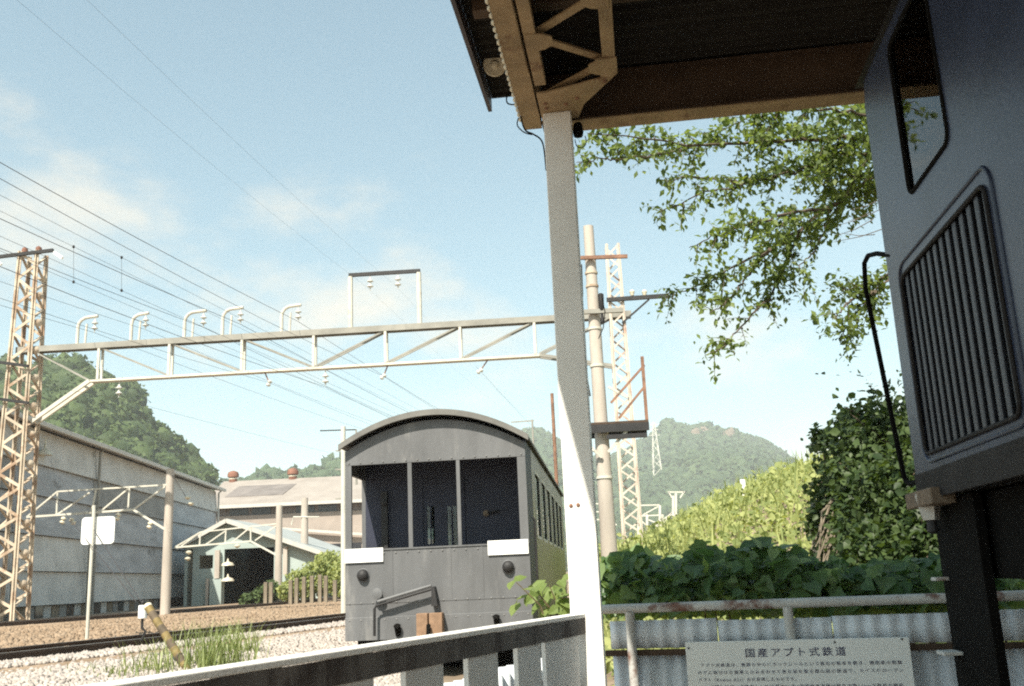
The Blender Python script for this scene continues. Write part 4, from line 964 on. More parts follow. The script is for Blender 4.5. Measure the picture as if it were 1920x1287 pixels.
t_, fr = mast(648, 800, 640, 1150, 29, .075, 'thin pale pole just left of the grey coach', 'gantry')
for py in (845, 880, 935): q = fr(0, *fr.vz(645, py)); MB().bar(q-fr.v*.25, q+fr.v*.1, .04, .04).build('bracket', M['chord'], t_)
t_, fr = mast(1037, 738, 1047, 1010, 30, .055, 'thin rust brown pole hidden behind the white post', 'rust')
t_, fr = mast(1000, 787, 1001, 900, 60, .06, 'slim far pole with a side bracket above the coach roof', 'chord')
MB().bar(fr(0, *fr.vz(1001, 789)), fr(0, *fr.vz(958, 792)), .07, .07).build('bracket', M['chord'], t_)
t_, fr = mast(668, 806, 668, 900, 62, .06, 'far pole with a dark horizontal bracket left of the coach roof', 'chord')
MB().bar(fr(0, *fr.vz(668, 806)), fr(0, *fr.vz(600, 808)), .07, .07).build('bracket', M['dark'], t_)

# ================================================================== TRACKSIDE SIGN, STAKE, GUYS
Ys = 19.5; a = P(162, 1196, Ys); b = P(182, 948, Ys)
sx = (a[0]+b[0])/2
ts = thing('trackside_sign', 'plain white rounded signboard on a thin pale post by the tracks', 'sign', (sx, Ys, a[2]-.1), None)
MB().tube([V3(sx, Ys-.05, a[2]-.1), V3(sx, Ys-.05, b[2])], .035, 8).build('post', M['gantry'], ts, smooth=True)
c0, c1 = P(151, 1022, Ys), P(216, 968, Ys)
MB().plate(lambda x, y, d: V3(x, Ys+d, y), rrect(c0[0], c1[0], c0[2], c1[2], .07), (), .02).build('board', M['plate'], ts)
bot_ = hit(352, 1258); Yk = bot_[1]+.5
top_ = P(277, 1137, Yk)
sk = thing('guard_stake', 'leaning striped yellow and black guy guard pipe in the grass', 'stake', bot_)
n_ = 9
for k in range(n_):
    p0, p1 = bot_+(top_-bot_)*k/n_, bot_+(top_-bot_)*(k+1)/n_
    MB().tube([p0, p1], .055, 12, caps=(k == 0)).build('stripe', M['stake'] if k % 2 else M['yellow'], sk, smooth=True)
dd = unit(top_-bot_); MB().lathe(top_, dd, [(-.03, .056), (0, .058), (.012, .058), (.012, .034), (-.05, .03)], 16).build('pipe_mouth', M['cream'], sk, smooth=True)
wb = P(267, 1160, Yk+.4)
wbx = thing('guy_weight', 'small white cylinder on the guy wire beside the striped stake', 'cylinder', wb, None)
MB().lathe(wb, UP, [(0, .05), (.005, .06), (.17, .06), (.18, .05)], 14).build('body', M['plate'], wbx, smooth=True)
MB().lathe(wb+UP*.18, UP, [(0, .02), (.03, .035), (.05, .03), (.07, .01)], 10).build('clamp', M['dark'], wbx, smooth=True)
MB().tube([wb, wb-UP*.12, wb-UP*.18+V3(.05, 0, 0), wb-UP*.3], .018, 6).build('shackle', M['dark'], wbx, smooth=True)
for (px, py), e, lab in (((87, 838), (264, 1128), 'right guy wire from lattice tower down to the striped stake'), ((62, 870), (255, 1128), 'left guy wire from lattice tower down to the striped stake')):
    a = FG(-.4, *gv(px, py)); b = P(*e, Yk+.4); o = MB().tube([a, (a+b)/2-UP*.05, b], .008, 5).build('guy_wire', M['wire'], None, loc=b); tag(o, lab, 'wire', 'guy wires')

# ================================================================== FACTORY
P0 = P(0, 1150, 42.)
FX = Fr((P0[0], P0[1]), -3)            # u runs along the wall, v to the right (towards the tracks)
fz = lambda px, py: FX.uz(px, py)
u_far, ze = fz(405, 920); u_near = -14.
fac = thing('factory', 'long grey factory shed clad in banded asbestos sheets', 'factory', FX(10, -8, .6))
ze = fz(150, 832)[1]
rows = [fz(200, y)[1] for y in (906, 955, 1017, 1074, 1128)]
zs = [ze]+rows
mats = ['factory2', 'factory3', 'factory', 'factory', 'factory2']
dpx = [fz(174, 900)[0], fz(290, 950)[0]]
cuts = [u_near, 0.0]+[dpx[0]]+[fz(318, 950)[0]]+[u_far]
for r in range(5):
    for k in range(len(cuts)-1):
        pr = .0+.02*((r*3+k) % 3); a_, b_, z0b, z1b = cuts[k]+.01, cuts[k+1]-.01, zs[r+1], zs[r]-.03
        mb = MB().hexa([FX(a_, -.2, z0b), FX(a_, pr+.16, z0b), FX(b_, pr+.16, z0b), FX(b_, -.2, z0b), FX(a_, -.2, z1b), FX(a_, pr, z1b), FX(b_, pr, z1b), FX(b_, -.2, z1b)])
        mb.build('wall_panel', M[mats[(r+ (k % 2 if r in (1, 3) else 0)) % 5]], fac)
mb = MB(); mb.fbox(FX, u_near, u_far, -.5, -.21, .5, ze-.05); mb.build('wall_core', M['factory3'], fac)
mb = MB(); mb.fbox(FX, u_near, u_far-.3, -16, -.5, .5, ze-.1); mb.build('wall_block', M['factory'], fac)
for k in range(26):
    u = fz(60, 1140)[0]-4+k*.9
    if u < u_far-1: mb = MB(); mb.fbox(FX, u, u+.8, -.2, -.05, .55, zs[5]-.04); mb.build('base_board', M[('factory3', 'wood', 'factory2', 'glassdark')[(k*7) % 4]], fac)
mb = MB().hexa([FX(u_near, -16.5, ze+3.2), FX(u_near, .55, ze-.02), FX(u_far+.3, .55, ze-.02), FX(u_far+.3, -16.5, ze+3.2), FX(u_near, -16.5, ze+3.4), FX(u_near, .55, ze+.14), FX(u_far+.3, .55, ze+.14), FX(u_far+.3, -16.5, ze+3.4)])
mb.build('roof', M['barnroof'], fac)
mb = MB(); mb.fbox(FX, u_near, u_far+.35, .551, .72, ze-.06, ze+.16); mb.build('gutter', M['trim'], fac, bevel=.03)
for u in (dpx[0], u_far-.4, 0.2): MB().tube([FX(u, .32, .6), FX(u, .32, ze-.2), FX(u, .5, ze-.05)], .075, 8).build('downpipe', M['trim'] if u > dpx[0]+1 else M['chord'], fac, smooth=True)
q = fz(150, 1060)
MB().tube([FX(dpx[0]-.8, .32, .6), FX(dpx[0]-.8, .32, zs[3])], .06, 8).build('downpipe', M['chord'], fac, smooth=True)
q = fz(72, 842); MB().lathe(FX(q[0], .3, q[1]), -UP, [(-.5, .03), (0, .06), (.12, .28), (.3, .36), (.32, .3)], 14).build('wall_lamp', M['cream'], fac, smooth=True)

# ================================================================== OPEN SHED
Yh = 64.0; FS = Fr((0, Yh), 2); hv = lambda px, py, u=0: FS.vz(px, py, u)
sh = thing('open_shed', 'grey green gabled shed with a wide dark opening', 'shed', FS(2, hv(450, 1100)[0], .7))
pk = hv(430, 977); le = hv(338, 1028); re = hv(632, 1046)
wl0, wl1 = hv(346, 1100)[0], hv(600, 1100)[0]
opA, opB = hv(421, 1030), hv(514, 1030); zg = .75; opz = hv(470, 1028)[1]
dA_, dB_ = hv(347, 1040)[0], hv(362, 1040)[0]
wA, wB = hv(374, 1042), hv(399, 1066)
roofz = lambda v: le[1]+(pk[1]-le[1])*(v-le[0])/(pk[0]-le[0]) if v < pk[0] else pk[1]+(re[1]-pk[1])*(v-pk[0])/(re[0]-pk[0])
out_ = [(dB_, zg), (opA[0], zg), (opA[0], opz), (opB[0], opz), (opB[0], zg), (wl1, zg), (wl1, roofz(wl1)-.08), (pk[0], pk[1]-.1), (wl0, roofz(wl0)-.08), (wl0, opz+.1), (dB_, opz+.1)]
MB().plate(lambda x, y, d: FS(d, x, y), out_, [[(wA[0], wB[1]), (wB[0], wB[1]), (wB[0], wA[1]), (wA[0], wA[1])]], .15).build('gable_wall', M['shed'], sh)
for a, b in ((le, pk), (pk, re)):
    mb = MB().hexa([FS(-.6, a[0], a[1]-.03), FS(-.6, b[0], b[1]-.03), FS(14, b[0], b[1]-.03), FS(14, a[0], a[1]-.03), FS(-.6, a[0], a[1]+.12), FS(-.6, b[0], b[1]+.12), FS(14, b[0], b[1]+.12), FS(14, a[0], a[1]+.12)]); rf_ = mb.build('roof_slope', M['shedroof'], sh)
    MB().bar(FS(-.66, a[0], a[1]-.02), FS(-.66, b[0], b[1]-.02), .1, .26, UP).build('barge_board', M['trim'], rf_)
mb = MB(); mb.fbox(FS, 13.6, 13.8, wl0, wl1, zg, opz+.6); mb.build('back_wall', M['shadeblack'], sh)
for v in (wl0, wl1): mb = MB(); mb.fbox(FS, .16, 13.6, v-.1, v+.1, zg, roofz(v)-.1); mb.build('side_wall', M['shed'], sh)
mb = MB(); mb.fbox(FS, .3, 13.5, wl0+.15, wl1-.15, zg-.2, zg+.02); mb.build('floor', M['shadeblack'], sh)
for p0, p1, y0, y1 in ((405, 415, 1032, 1085), (388, 394, 1085, 1138), (533, 541, 1025, 1078)):
    a, b = hv(p0, y1), hv(p1, y0); mb = MB(); mb.fbox(FS, -.35, -.12, a[0], b[0], max(a[1], zg), b[1]); mb.build('pillar', M['concrete'], sh)
a, b = hv(395, 1138), hv(418, 1085); mb = MB(); mb.fbox(FS, -.3, -.1, a[0], b[0], zg, b[1]); mb.build('side_panel', M['shed'], sh)
for py in (1061, 1090):
    q = hv(430, py); MB().lathe(FS(-.3, q[0], q[1]+.25), -UP, [(-.2, .04), (0, .08), (.1, .35), (.25, .42), (.26, .36)], 14).build('lamp', M['cream'], sh, smooth=True)
# long building behind
Yb = 98.; FW = Fr((0, Yb), 1); lv = lambda px, py, u=0: FW.vz(px, py, u)
a, b = lv(385, 1000)[0], lv(760, 1000)[0]; zeave = lv(500, 948)[1]; zr_ = FW.vz(500, 903, 7)[1]
lb = thing('long_building', 'long pinkish building with broad grey roof and red roof vents', 'building', FW(3, (a+b)/2, .6))
mb = MB(); mb.fbox(FW, 0, 14, a, b, .5, zeave-.9); mb.build('wall', M['barn'], lb)
mb = MB(); mb.fbox(FW, .12, 13.9, a+.1, b-.1, zeave-.9, zeave); mb.build('clerestory', M['barnpatch'], lb)
k0 = a
for k in range(9):
    w0 = a+(b-a)*(k+.08)/9; w1 = a+(b-a)*(k+.92)/9
    mb = MB(); mb.fbox(FW, .06, .12, w0, w1, zeave-.85, zeave-.2); mb.build('clerestory_window', M['glassdark' if k % 3 else 'barnpatch'], lb)
mb = MB().hexa([FW(-.8, a-.5, zeave-.1), FW(-.8, b, zeave-.1), FW(7, b, zr_), FW(7, a-.5, zr_), FW(-.8, a-.5, zeave+.12), FW(-.8, b, zeave+.12), FW(7, b, zr_+.2), FW(7, a-.5, zr_+.2)]); rr = mb.build('roof', M['barnroof'], lb)
mb = MB().hexa([FW(7, a-.5, zr_), FW(7, b, zr_), FW(15, b, zeave), FW(15, a-.5, zeave), FW(7, a-.5, zr_+.2), FW(7, b, zr_+.2), FW(15, b, zeave+.2), FW(15, a-.5, zeave+.2)]); mb.build('rear_roof', M['barnroof'], lb)
mb = MB(); mb.fbox(FW, -.9, -.81, a-.5, b, zeave-.18, zeave+.14); mb.build('gutter', M['trim'], rr)
pa, pb = lv(412, 930)[0], lv(522, 930)[0]; sl_ = (zr_-zeave)/7.8
mb = MB().hexa([FW(1.6, pa, zeave+.13+2.4*sl_), FW(1.6, pb, zeave+.13+2.4*sl_), FW(5, pb+.6, zeave+.13+5.8*sl_), FW(5, pa+.4, zeave+.13+5.8*sl_), FW(1.6, pa, zeave+.22+2.4*sl_), FW(1.6, pb, zeave+.22+2.4*sl_), FW(5, pb+.6, zeave+.22+5.8*sl_), FW(5, pa+.4, zeave+.22+5.8*sl_)]); mb.build('roof_patch', M['barnpatch'], rr)
for px in (437, 549):
    v, z = FW.vz(px, 905, 7); vt_ = MB().lathe(FW(7, v, zr_), UP, [(0, .45), (.35, .45), (.36, .32), (.6, .32), (.61, .6), (.9, .62), (1.15, .5), (1.3, .15)], 12).build('roof_vent', M['redbrown'], lb, smooth=True)
    MB().lathe(FW(7, v, zr_+.37), UP, [(0, .47), (.15, .47)], 12).build('vent_collar', M['cream'], vt_)
a, b = lv(530, 992), lv(690, 1003); MB().bar(FW(-.5, *a), FW(-.5, *b), .3, .25).build('pipe', M['trim'], lb)

# timber posts along the far track and pale stump
for k, (px, y0, y1) in enumerate(((498, 1092, 1130), (508, 1092, 1128), (545, 1088, 1122), (556, 1084, 1120), (570, 1082, 1119), (585, 1080, 1118), (600, 1078, 1117), (611, 1080, 1116), (628, 1088, 1114))):
    a, b = P(px, y1, 50), P(px, y0, 50); mb = MB(); fr_ = Fr((a[0], 50), 3); mb.fbox(fr_, -.1, .1, -.09, .09, min(a[2], .8), b[2]); o = mb.build('timber_post', M['wood'], None, bevel=.02)
    tag(o, ['leftmost timber post beside the shed opening', 'second timber post beside the shed opening', 'timber post just right of the mast, first of the fence row', 'second timber post of the row right of the mast', 'third timber post of the row right of the mast', 'fourth timber post of the row right of the mast', 'fifth timber post of the row right of the mast', 'sixth timber post of the row right of the mast', 'rightmost timber post, nearest to the coach'][k], 'post', 'timber posts along the far track')

# ================================================================== FAR GANTRIES AND PYLON on the right
def far_gantry(Y, posts, bars, label):
    t_ = thing('far_gantry', label, 'gantry', P(posts[0][0], posts[0][2], Y), 'gantries far down the line')
    for x, y0, y1 in posts: MB().bar(P(x, y1+60, Y), P(x, y0, Y), Y*.0022, Y*.0022).build('mast', M['gantry'], t_)
    for a, b in bars: MB().bar(P(*a, Y), P(*b, Y), Y*.0012, Y*.0012).build('truss_bar', M['gantry'], t_)
far_gantry(90, [(1267, 925, 985), (1262, 930, 985)], [((1252, 923), (1284, 923)), ((1254, 923), (1260, 934)), ((1282, 923), (1275, 934)), ((1267, 955), (1240, 985)), ((1225, 990), (1262, 960))], 'far mast with a wide crosshead against the mountain foot')
far_gantry(120, [(1197, 940, 990), (1237, 948, 985), (1213, 965, 990), (1242, 965, 995)], [((1195, 968), (1240, 966)), ((1200, 948), (1236, 947)), ((1205, 966), (1234, 950)), ((1200, 975), (1216, 989)), ((1216, 989), (1262, 984)), ((1216, 975), (1242, 985)), ((1212, 968), (1212, 985))], 'far white lattice gantry right of the lattice tower base')
far_gantry(150, [(1110, 920, 1000), (1145, 925, 1000)], [((1104, 945), (1130, 945)), ((1104, 960), (1130, 960)), ((1104, 975), (1150, 974)), ((1140, 970), (1156, 985))], 'far gantry bars glimpsed between white post and concrete pole')
far_gantry(160, [(1302, 958, 980), (1310, 958, 980), (1322, 955, 980)], [((1295, 962), (1330, 958)), ((1300, 970), (1312, 970))], 'smallest far gantry at the foot of the bank')
Yq = 1130.; py0 = P(1232, 880, Yq); pyt = P(1227, 792, Yq)
pyl = thing('transmission_pylon', 'faint lattice pylon standing on the mountain slope', 'pylon', (py0[0], Yq, py0[2]))
FY = Fr((py0[0], Yq), 0)
lattice(FY, 0, 0, py0[2]-8, pyt[2], 10, 2.0, pyl, M['gantry'], 8, .8, .55)
for f_, w_ in ((.72, 6.5), (.84, 5.5), (.95, 4.5)): z = py0[2]+(pyt[2]-py0[2])*f_; MB().bar(FY(0, -w_, z), FY(0, w_, z), .6, .7).build('cross_arm', M['gantry'], pyl)

# ================================================================== VEGETATION
tri_leaf = np.array([[0, 0, 0], [.38, .35, .06], [.30, .72, .04], [0, 1.05, -.12], [-.30, .72, .04], [-.38, .35, .06], [0, .5, -.05]])
tri_f = np.array([[0, 1, 6], [1, 2, 6], [2, 3, 6], [3, 4, 6], [4, 5, 6], [5, 0, 6]])
slim = np.array([[0, 0, 0], [.22, .45, .05], [0, 1, -.06], [-.22, .45, .05]]); slim_f = np.array([[0, 1, 2], [0, 2, 3]])
broad = np.array([[0, 0, 0], [.34, -.08, .05], [.56, .22, .03], [.40, .52, 0], [.22, .78, -.03], [0, 1.05, -.14], [-.22, .78, -.03], [-.40, .52, 0], [-.56, .22, .03], [-.34, -.08, .05], [0, .35, -.06]])
broad_f = np.array([[i, (i+1) % 10, 10] for i in range(10)])
def facing(n, d, spread, droop=.0):
    """leaf frames: z (leaf normal) near d, y (leaf tip) random but drooping"""
    z = np.asarray(d)[None]+rng.normal(size=(n, 3))*spread; z /= np.linalg.norm(z, axis=1)[:, None]
    y = rng.normal(size=(n, 3))+V3(0, 0, -droop*2); y -= z*np.sum(z*y, 1)[:, None]; y /= np.linalg.norm(y, axis=1)[:, None]
    return np.stack([np.cross(y, z), y, z], axis=2)
def leafmass(name, tv, tf, pos, rot, s, mat, parent=None, loc=None, tone=None):
    v, f = scatter(tv, tf, pos, rot, s); t = np.repeat(rng.random(len(pos)) if tone is None else tone, len(tv))
    o = arrays(name, v, f, mat, parent, loc, t); o['kind'] = 'stuff'; return o

# bank: tall pale grass and creepers on the slope
n = 46000
x = rng.uniform(1.2, 22, n*3); y = rng.uniform(11, 42, n*3); k = (x > y*.06) & (x < y*.52); x, y = x[k][:n], y[k][:n]
hgt = rng.random(len(x))**2*.55*(.6+.8*np.array([fbm((a*.5, b*.5, 0), 3)+.5 for a, b in zip(x, y)]))
pos = np.stack([x, y, groundz(x, y)+hgt-.02], 1)
o = leafmass('bank_undergrowth', tri_leaf, tri_f, pos, facing(len(x), V3(-.15, -.6, .7), .55, .3), (.06+.17*rng.random(len(x))**2), L['bank']); tag(o, 'sunlit yellow green creepers and weeds covering the right bank', kind='stuff')
n = 2200
x = rng.uniform(1.2, 16, n*3); y = rng.uniform(12, 36, n*3); k = (x > y*.08) & (x < y*.48); x, y = x[k][:n], y[k][:n]
pos = np.stack([x, y, groundz(x, y)], 1); n = len(x)
blade = np.array([[-.03, 0, 0], [.03, 0, 0], [.025, .1, .55], [0, .35, 1.0], [-.025, .1, .55]]); blade_f = np.array([[0, 1, 2], [0, 2, 4], [4, 2, 3]])
def yaw(n):
    a = rng.uniform(0, 2*math.pi, n); c, s = np.cos(a), np.sin(a); z = np.zeros(n); o_ = np.ones(n)
    return np.stack([np.stack([c, -s, z], 1), np.stack([s, c, z], 1), np.stack([z, z, o_], 1)], 1)
o = leafmass('tall_grass', blade, blade_f, pos, yaw(n), rng.uniform(.4, 1.0, n), L['bank']); tag(o, 'tall pale grass standing among the creepers on the bank', kind='stuff')
q = P(1395, 932, 30); mb = MB(); mb.fbox(Fr((q[0], 30), 0), -.05, .05, -.07, .07, q[2]-.6, q[2]+.52); tag(mb.build('marker_post', M['plate'], None, bevel=.01), 'small white marker post on the crest of the sunlit bank', 'post')

# kudzu over the back fence: individual leaves near, mass behind
kd = thing('kudzu_vine', 'dark broad leaved vine heaped behind the corrugated fence', 'vine', FBk(.6, 1, .1))
top_px = [(1120, 1065), (1150, 1040), (1190, 1035), (1240, 1055), (1290, 1045), (1305, 1015), (1340, 1030), (1380, 1045), (1400, 1022), (1440, 1022), (1480, 1030), (1530, 1055), (1600, 1075), (1660, 1060), (1720, 1050), (1800, 1040), (1900, 1030)]
tx = np.array([q[0] for q in top_px]); ty = np.array([q[1] for q in top_px])
def kpos(n, u_lo, u_hi, up):
    px = rng.uniform(1118, 1920, n); u = rng.uniform(u_lo, u_hi, n); fr = rng.random(n)**.8
    py = 1150-(1150-np.interp(px, tx, ty))*(1-fr*(1-up)); out = []
    for a, b, c in zip(px, py, u):
        q = onp(a, b, FBk(c, 0, 0), FBk.u); out.append(q)
    return np.array(out)
pos = np.concatenate([kpos(3200, .28, 1.3, .1), kpos(5200, 1.6, 3.6, .0)]); leafmass('leaf_mass', broad, broad_f, pos, facing(len(pos), V3(-.15, -.4, .9), .5, .3), (.04+.08*rng.random(len(pos))**1.4), L['kudzu'], kd)
me0 = None
lm = bpy.data.meshes.new('leaf'); lm.from_pydata([tuple(q) for q in broad], [], [tuple(f) for f in broad_f]); lm.materials.append(L['kudzu'])
def place_leaves(parent, pos, rots, sizes, me):
    for p_, r_, s_ in zip(pos, rots, sizes):
        o = bpy.data.objects.new('leaf', me); COL.objects.link(o); o.parent = parent
        o.matrix_local = Matrix.Translation(Vector(p_-off(parent))) @ Matrix([list(r) for r in r_]).to_4x4() @ Matrix.Scale(s_, 4)
pos = kpos(230, .16, .5, .15)
edge = np.array([onp(px, np.interp(px, tx, ty)+rng.uniform(-6, 8), FBk(.45, 0, 0), FBk.u) for px in rng.uniform(1125, 1760, 46)])
pos = np.concatenate([pos, edge])
place_leaves(kd, pos, facing(len(pos), V3(-.15, -.55, .8), .42, .5), rng.uniform(.06, .125, len(pos)), lm)
for k in range(14):
    v = rng.uniform(0, 3.2); a = FBk(rng.uniform(.3, .9), v, .0); b = a+V3(rng.uniform(-.2, .2), 0, rng.uniform(1.1, 1.6))
    MB().tube([a, (a+b)/2+V3(rng.uniform(-.1, .1), .05, 0), b], [.012, .009, .005], 6).build('stem', M['vest'], kd, smooth=True)

# bright shoots in front of the coach
shoot = thing('leafy_shoot', 'bright green leafy shoots reaching past the coach beside the white post', 'plant', P(1040, 1180, 6.6)*V3(1, 1, 0))
ctr = [(968, 1090), (985, 1104), (1000, 1098), (1018, 1092), (1035, 1098), (1050, 1092), (990, 1115), (1010, 1110), (1028, 1112), (1045, 1108), (1056, 1104), (975, 1128), (1020, 1126), (1040, 1128), (1052, 1124), (1030, 1140), (1048, 1142), (1056, 1136)]
pp = []
for c in ctr:
    for k in range(2): pp.append(P(c[0]+rng.uniform(-7, 7), c[1]+rng.uniform(-5, 5), rng.uniform(6.4, 6.9)))
lb_ = bpy.data.meshes.new('leaf'); lb_.from_pydata([tuple(q) for q in tri_leaf], [], [tuple(f) for f in tri_f]); lb_.materials.append(L['bright'])
place_leaves(shoot, np.array(pp), facing(len(pp), V3(-.3, -.5, .8), .35, .8), rng.uniform(.075, .13, len(pp)), lb_)
base = P(1045, 1230, 6.7)
for c in ((968, 1092), (1000, 1100), (1030, 1098), (1050, 1095), (1020, 1128)):
    e = P(*c, 6.65); MB().tube([base, (base*.45+e*.55)+V3(.04, 0, .06), e], [.009, .006, .003], 6).build('stem', M['vest'], shoot, smooth=True)

# ivy-clad thicket with pale rock at the right
th = thing('ivy_thicket', 'dark leafy thicket climbing at the right behind the fence', 'thicket', (4.6, 10.5, .3))
blobs = [((1628, 870), 10.6, .50), ((1670, 835), 10.4, .5), ((1590, 835), 11.2, .22), ((1655, 930), 10, .5), ((1700, 960), 9.6, .6), ((1690, 1060), 9.3, .45), ((1640, 1085), 9.2, .34), ((1740, 1050), 9, .5), ((1800, 900), 10.5, 1.1), ((1850, 1030), 9.5, .8), ((1650, 800), 10.8, .34), ((1542, 818), 11.5, .13), ((1588, 788), 11.5, .15), ((1620, 815), 11, .3), ((1760, 1010), 9.3, .6), ((1600, 930), 10.9, .3), ((1575, 890), 11.2, .26), ((1555, 935), 11.2, .24), ((1600, 985), 10.8, .3), ((1540, 975), 11.4, .18), ((1625, 1030), 10.2, .35), ((1555, 1040), 11, .22)]
pos = []; 
for (px, py), Y, r in blobs:
    c = P(px, py, Y); m = int(4300*r*r)+150; d = rng.normal(size=(m, 3)); d /= np.linalg.norm(d, axis=1)[:, None]
    rad = r*(.45+.75*rng.random(m)**.7)*(1+.6*np.array([fbm(q*2.2+c, 3) for q in d])); pos.append(c+d*rad[:, None]*V3(1, .8, .95))
pos = np.concatenate(pos); pos = pos[pos[:, 2] > .2]
leafmass('foliage', tri_leaf, tri_f, pos, facing(len(pos), V3(-.15, -.35, .85), .7, .5), (.035+.085*rng.random(len(pos))**2), L['ivy'], th)
for k in range(16):
    (px, py), Y, r = blobs[k % len(blobs)]; e = P(px, py, Y); b = V3(e[0]+rng.uniform(-.2, .4), Y+.2, 0.1)
    MB().tube([b, (b+e)/2+V3(rng.uniform(-.2, .2), 0, .1), e, e+V3(rng.uniform(-.4, .4), 0, r*.7)], [.045, .03, .018, .006], 7).build('stem', M['bark'], th, smooth=True)
tv, tf = ico(3)
for c, s_, lab in (((1578, 1010), (.34, .4, .5), 'pale rock face with dry roots left of the dark thicket'), ((1700, 1020), (.6, .5, .5), 'dark rock mostly buried in the ivy thicket')):
    q = P(*c, 11.6); w = tv*(1+.5*np.array([fbm(p_*1.7+q, 4) for p_ in tv]))[:, None]*np.array(s_)
    o = arrays('rock', w+q, tf, M['rock'], loc=(q[0], q[1], q[2])); tag(o, lab, 'rock')
dry = thing('dry_roots', 'bundle of dry pale stems hanging down the rock face', 'roots', P(1570, 1060, 10.9))
for k in range(22):
    a = P(rng.uniform(1555, 1605), rng.uniform(925, 975), 10.8); b = P(rng.uniform(1520, 1570), rng.uniform(1020, 1070), 10.7)
    MB().tube([a, a*.6+b*.4+V3(rng.uniform(-.08, .08), 0, .05), b], [.016, .012, .006], 5).build('root', M['wood'], dry, smooth=True)

# cherry tree: limbs drawn across the sky, twigs and leaves grown on them
ct = thing('cherry_tree', 'leafy cherry tree whose boughs droop across the sky behind the locomotive', 'tree', (5.6, 10.6, .3))
YT = 9.2
limbs = [([(1860, 210), (1740, 240), (1620, 262), (1500, 262), (1400, 268), (1300, 275), (1210, 262), (1150, 250), (1100, 250)], 1.0),
         ([(1740, 240), (1620, 215), (1520, 205), (1440, 212), (1370, 235), (1320, 262)], .9),
         ([(1300, 275), (1240, 290), (1180, 298), (1130, 300), (1085, 305)], .7),
         ([(1620, 262), (1540, 310), (1460, 330), (1390, 345), (1320, 360), (1270, 385), (1228, 398)], .9),
         ([(1390, 345), (1330, 335), (1290, 330), (1250, 342)], .6),
         ([(1740, 240), (1640, 330), (1560, 390), (1500, 430), (1440, 470), (1380, 500), (1310, 540), (1245, 550)], .9),
         ([(1560, 390), (1480, 400), (1410, 420), (1350, 440), (1290, 465)], .8),
         ([(1500, 430), (1470, 500), (1440, 560), (1400, 600), (1365, 640), (1332, 672)], .65),
         ([(1440, 470), (1400, 520), (1370, 560), (1330, 590)], .5), ([(1560, 390), (1545, 440), (1520, 480), (1495, 512)], .4),
         ([(1760, 420), (1680, 510), (1640, 545), (1605, 590), (1575, 630)], .6), ([(1640, 545), (1600, 560), (1560, 600)], .4),
         ([(1700, 480), (1660, 520), (1625, 540), (1580, 545)], .45), ([(1740, 240), (1700, 300), (1660, 320), (1600, 330), (1540, 345)], .9),
         ([(1700, 300), (1640, 290), (1580, 285), (1510, 300)], .9), ([(1880, 340), (1800, 285), (1740, 262), (1690, 250), (1650, 252)], .7), ([(1870, 250), (1800, 222), (1740, 205), (1690, 215), (1650, 225)], .7)]
trunk_pts = [V3(5.7, 10.6, .2), V3(5.6, 10.5, 2.5), V3(5.3, 10.2, 4.6), V3(5.0, 10.0, 6.2)]
MB().tube(trunk_pts, [.22, .18, .14, .09], 12).build('trunk', M['bark'], ct, smooth=True)
LP, LD = [], []
def lerp_path(pts, n):
    pts = np.array(pts); d = np.concatenate([[0], np.cumsum(np.linalg.norm(np.diff(pts, axis=0), axis=1))]); s = np.linspace(0, d[-1], n)
    return np.stack([np.interp(s, d, pts[:, i]) for i in range(pts.shape[1])], 1), d[-1]
twigs = MB()
for li, (px, dens) in enumerate(limbs):
    path, Lp = lerp_path(px, 30); ph = rng.uniform(0, 9)
    wp = np.array([P(x, y, YT+.5*math.sin(ph+i*.16)+.2*li % 1.1) for i, (x, y) in enumerate(path)])
    wp += rng.normal(size=wp.shape)*.012
    if li in (0, 1, 5, 10): wp = np.concatenate([[trunk_pts[3]*.7+wp[0]*.3+V3(0, 0, .1)] if li != 10 else [trunk_pts[2]*.5+wp[0]*.5], wp])
    MB().tube(list(wp), list(np.linspace(.035 if li in (0, 5) else .02, .004, len(wp))), 6).build('limb', M['bark'], ct, smooth=True)
    nt_ = int(Lp/7*dens)
    for k in range(nt_):
        i = rng.integers(2, len(path)-1); x, y = path[i]; d = unit(path[i]-path[i-1])
        ang = rng.choice([-1, 1])*rng.uniform(.35, 1.2); c, s = math.cos(ang), math.sin(ang); dx = np.array([d[0]*c-d[1]*s, d[0]*s+d[1]*c])
        ln = rng.uniform(28, 62)*(1.15 if x > 1450 else .85); m = int(ln/5.2); dep = wp[min(i, len(wp)-1)][1]; q0 = None; pr = []
        for j in range(m):
            t = j/m*ln; xx, yy = x+dx[0]*t, y+dx[1]*t+.004*t*t; q = P(xx, yy, dep+rng.uniform(-.1, .1)*.4+(t/ln)*rng.uniform(-.25, .25)); pr.append(q)
            if yy < 205 and xx < 1330: continue
            LP.append(q); LD.append(dx)
            for _ in range(2 if xx > 1400 else 1): LP.append(q+rng.normal(size=3)*.045); LD.append(dx)
        if len(pr) > 1: twigs.tube([pr[0], pr[len(pr)//2], pr[-1]], [.005, .003, .0015], 4)
o = twigs.build('twigs', M['bark'], ct); o['kind'] = 'stuff'
LP = np.array(LP)
leafmass('foliage', slim*V3(1.25, 1, 1), slim_f, LP, facing(len(LP), V3(0, -.3, .7), .75, .8), (.042+.06*rng.random(len(LP))), L['cherry'], ct)
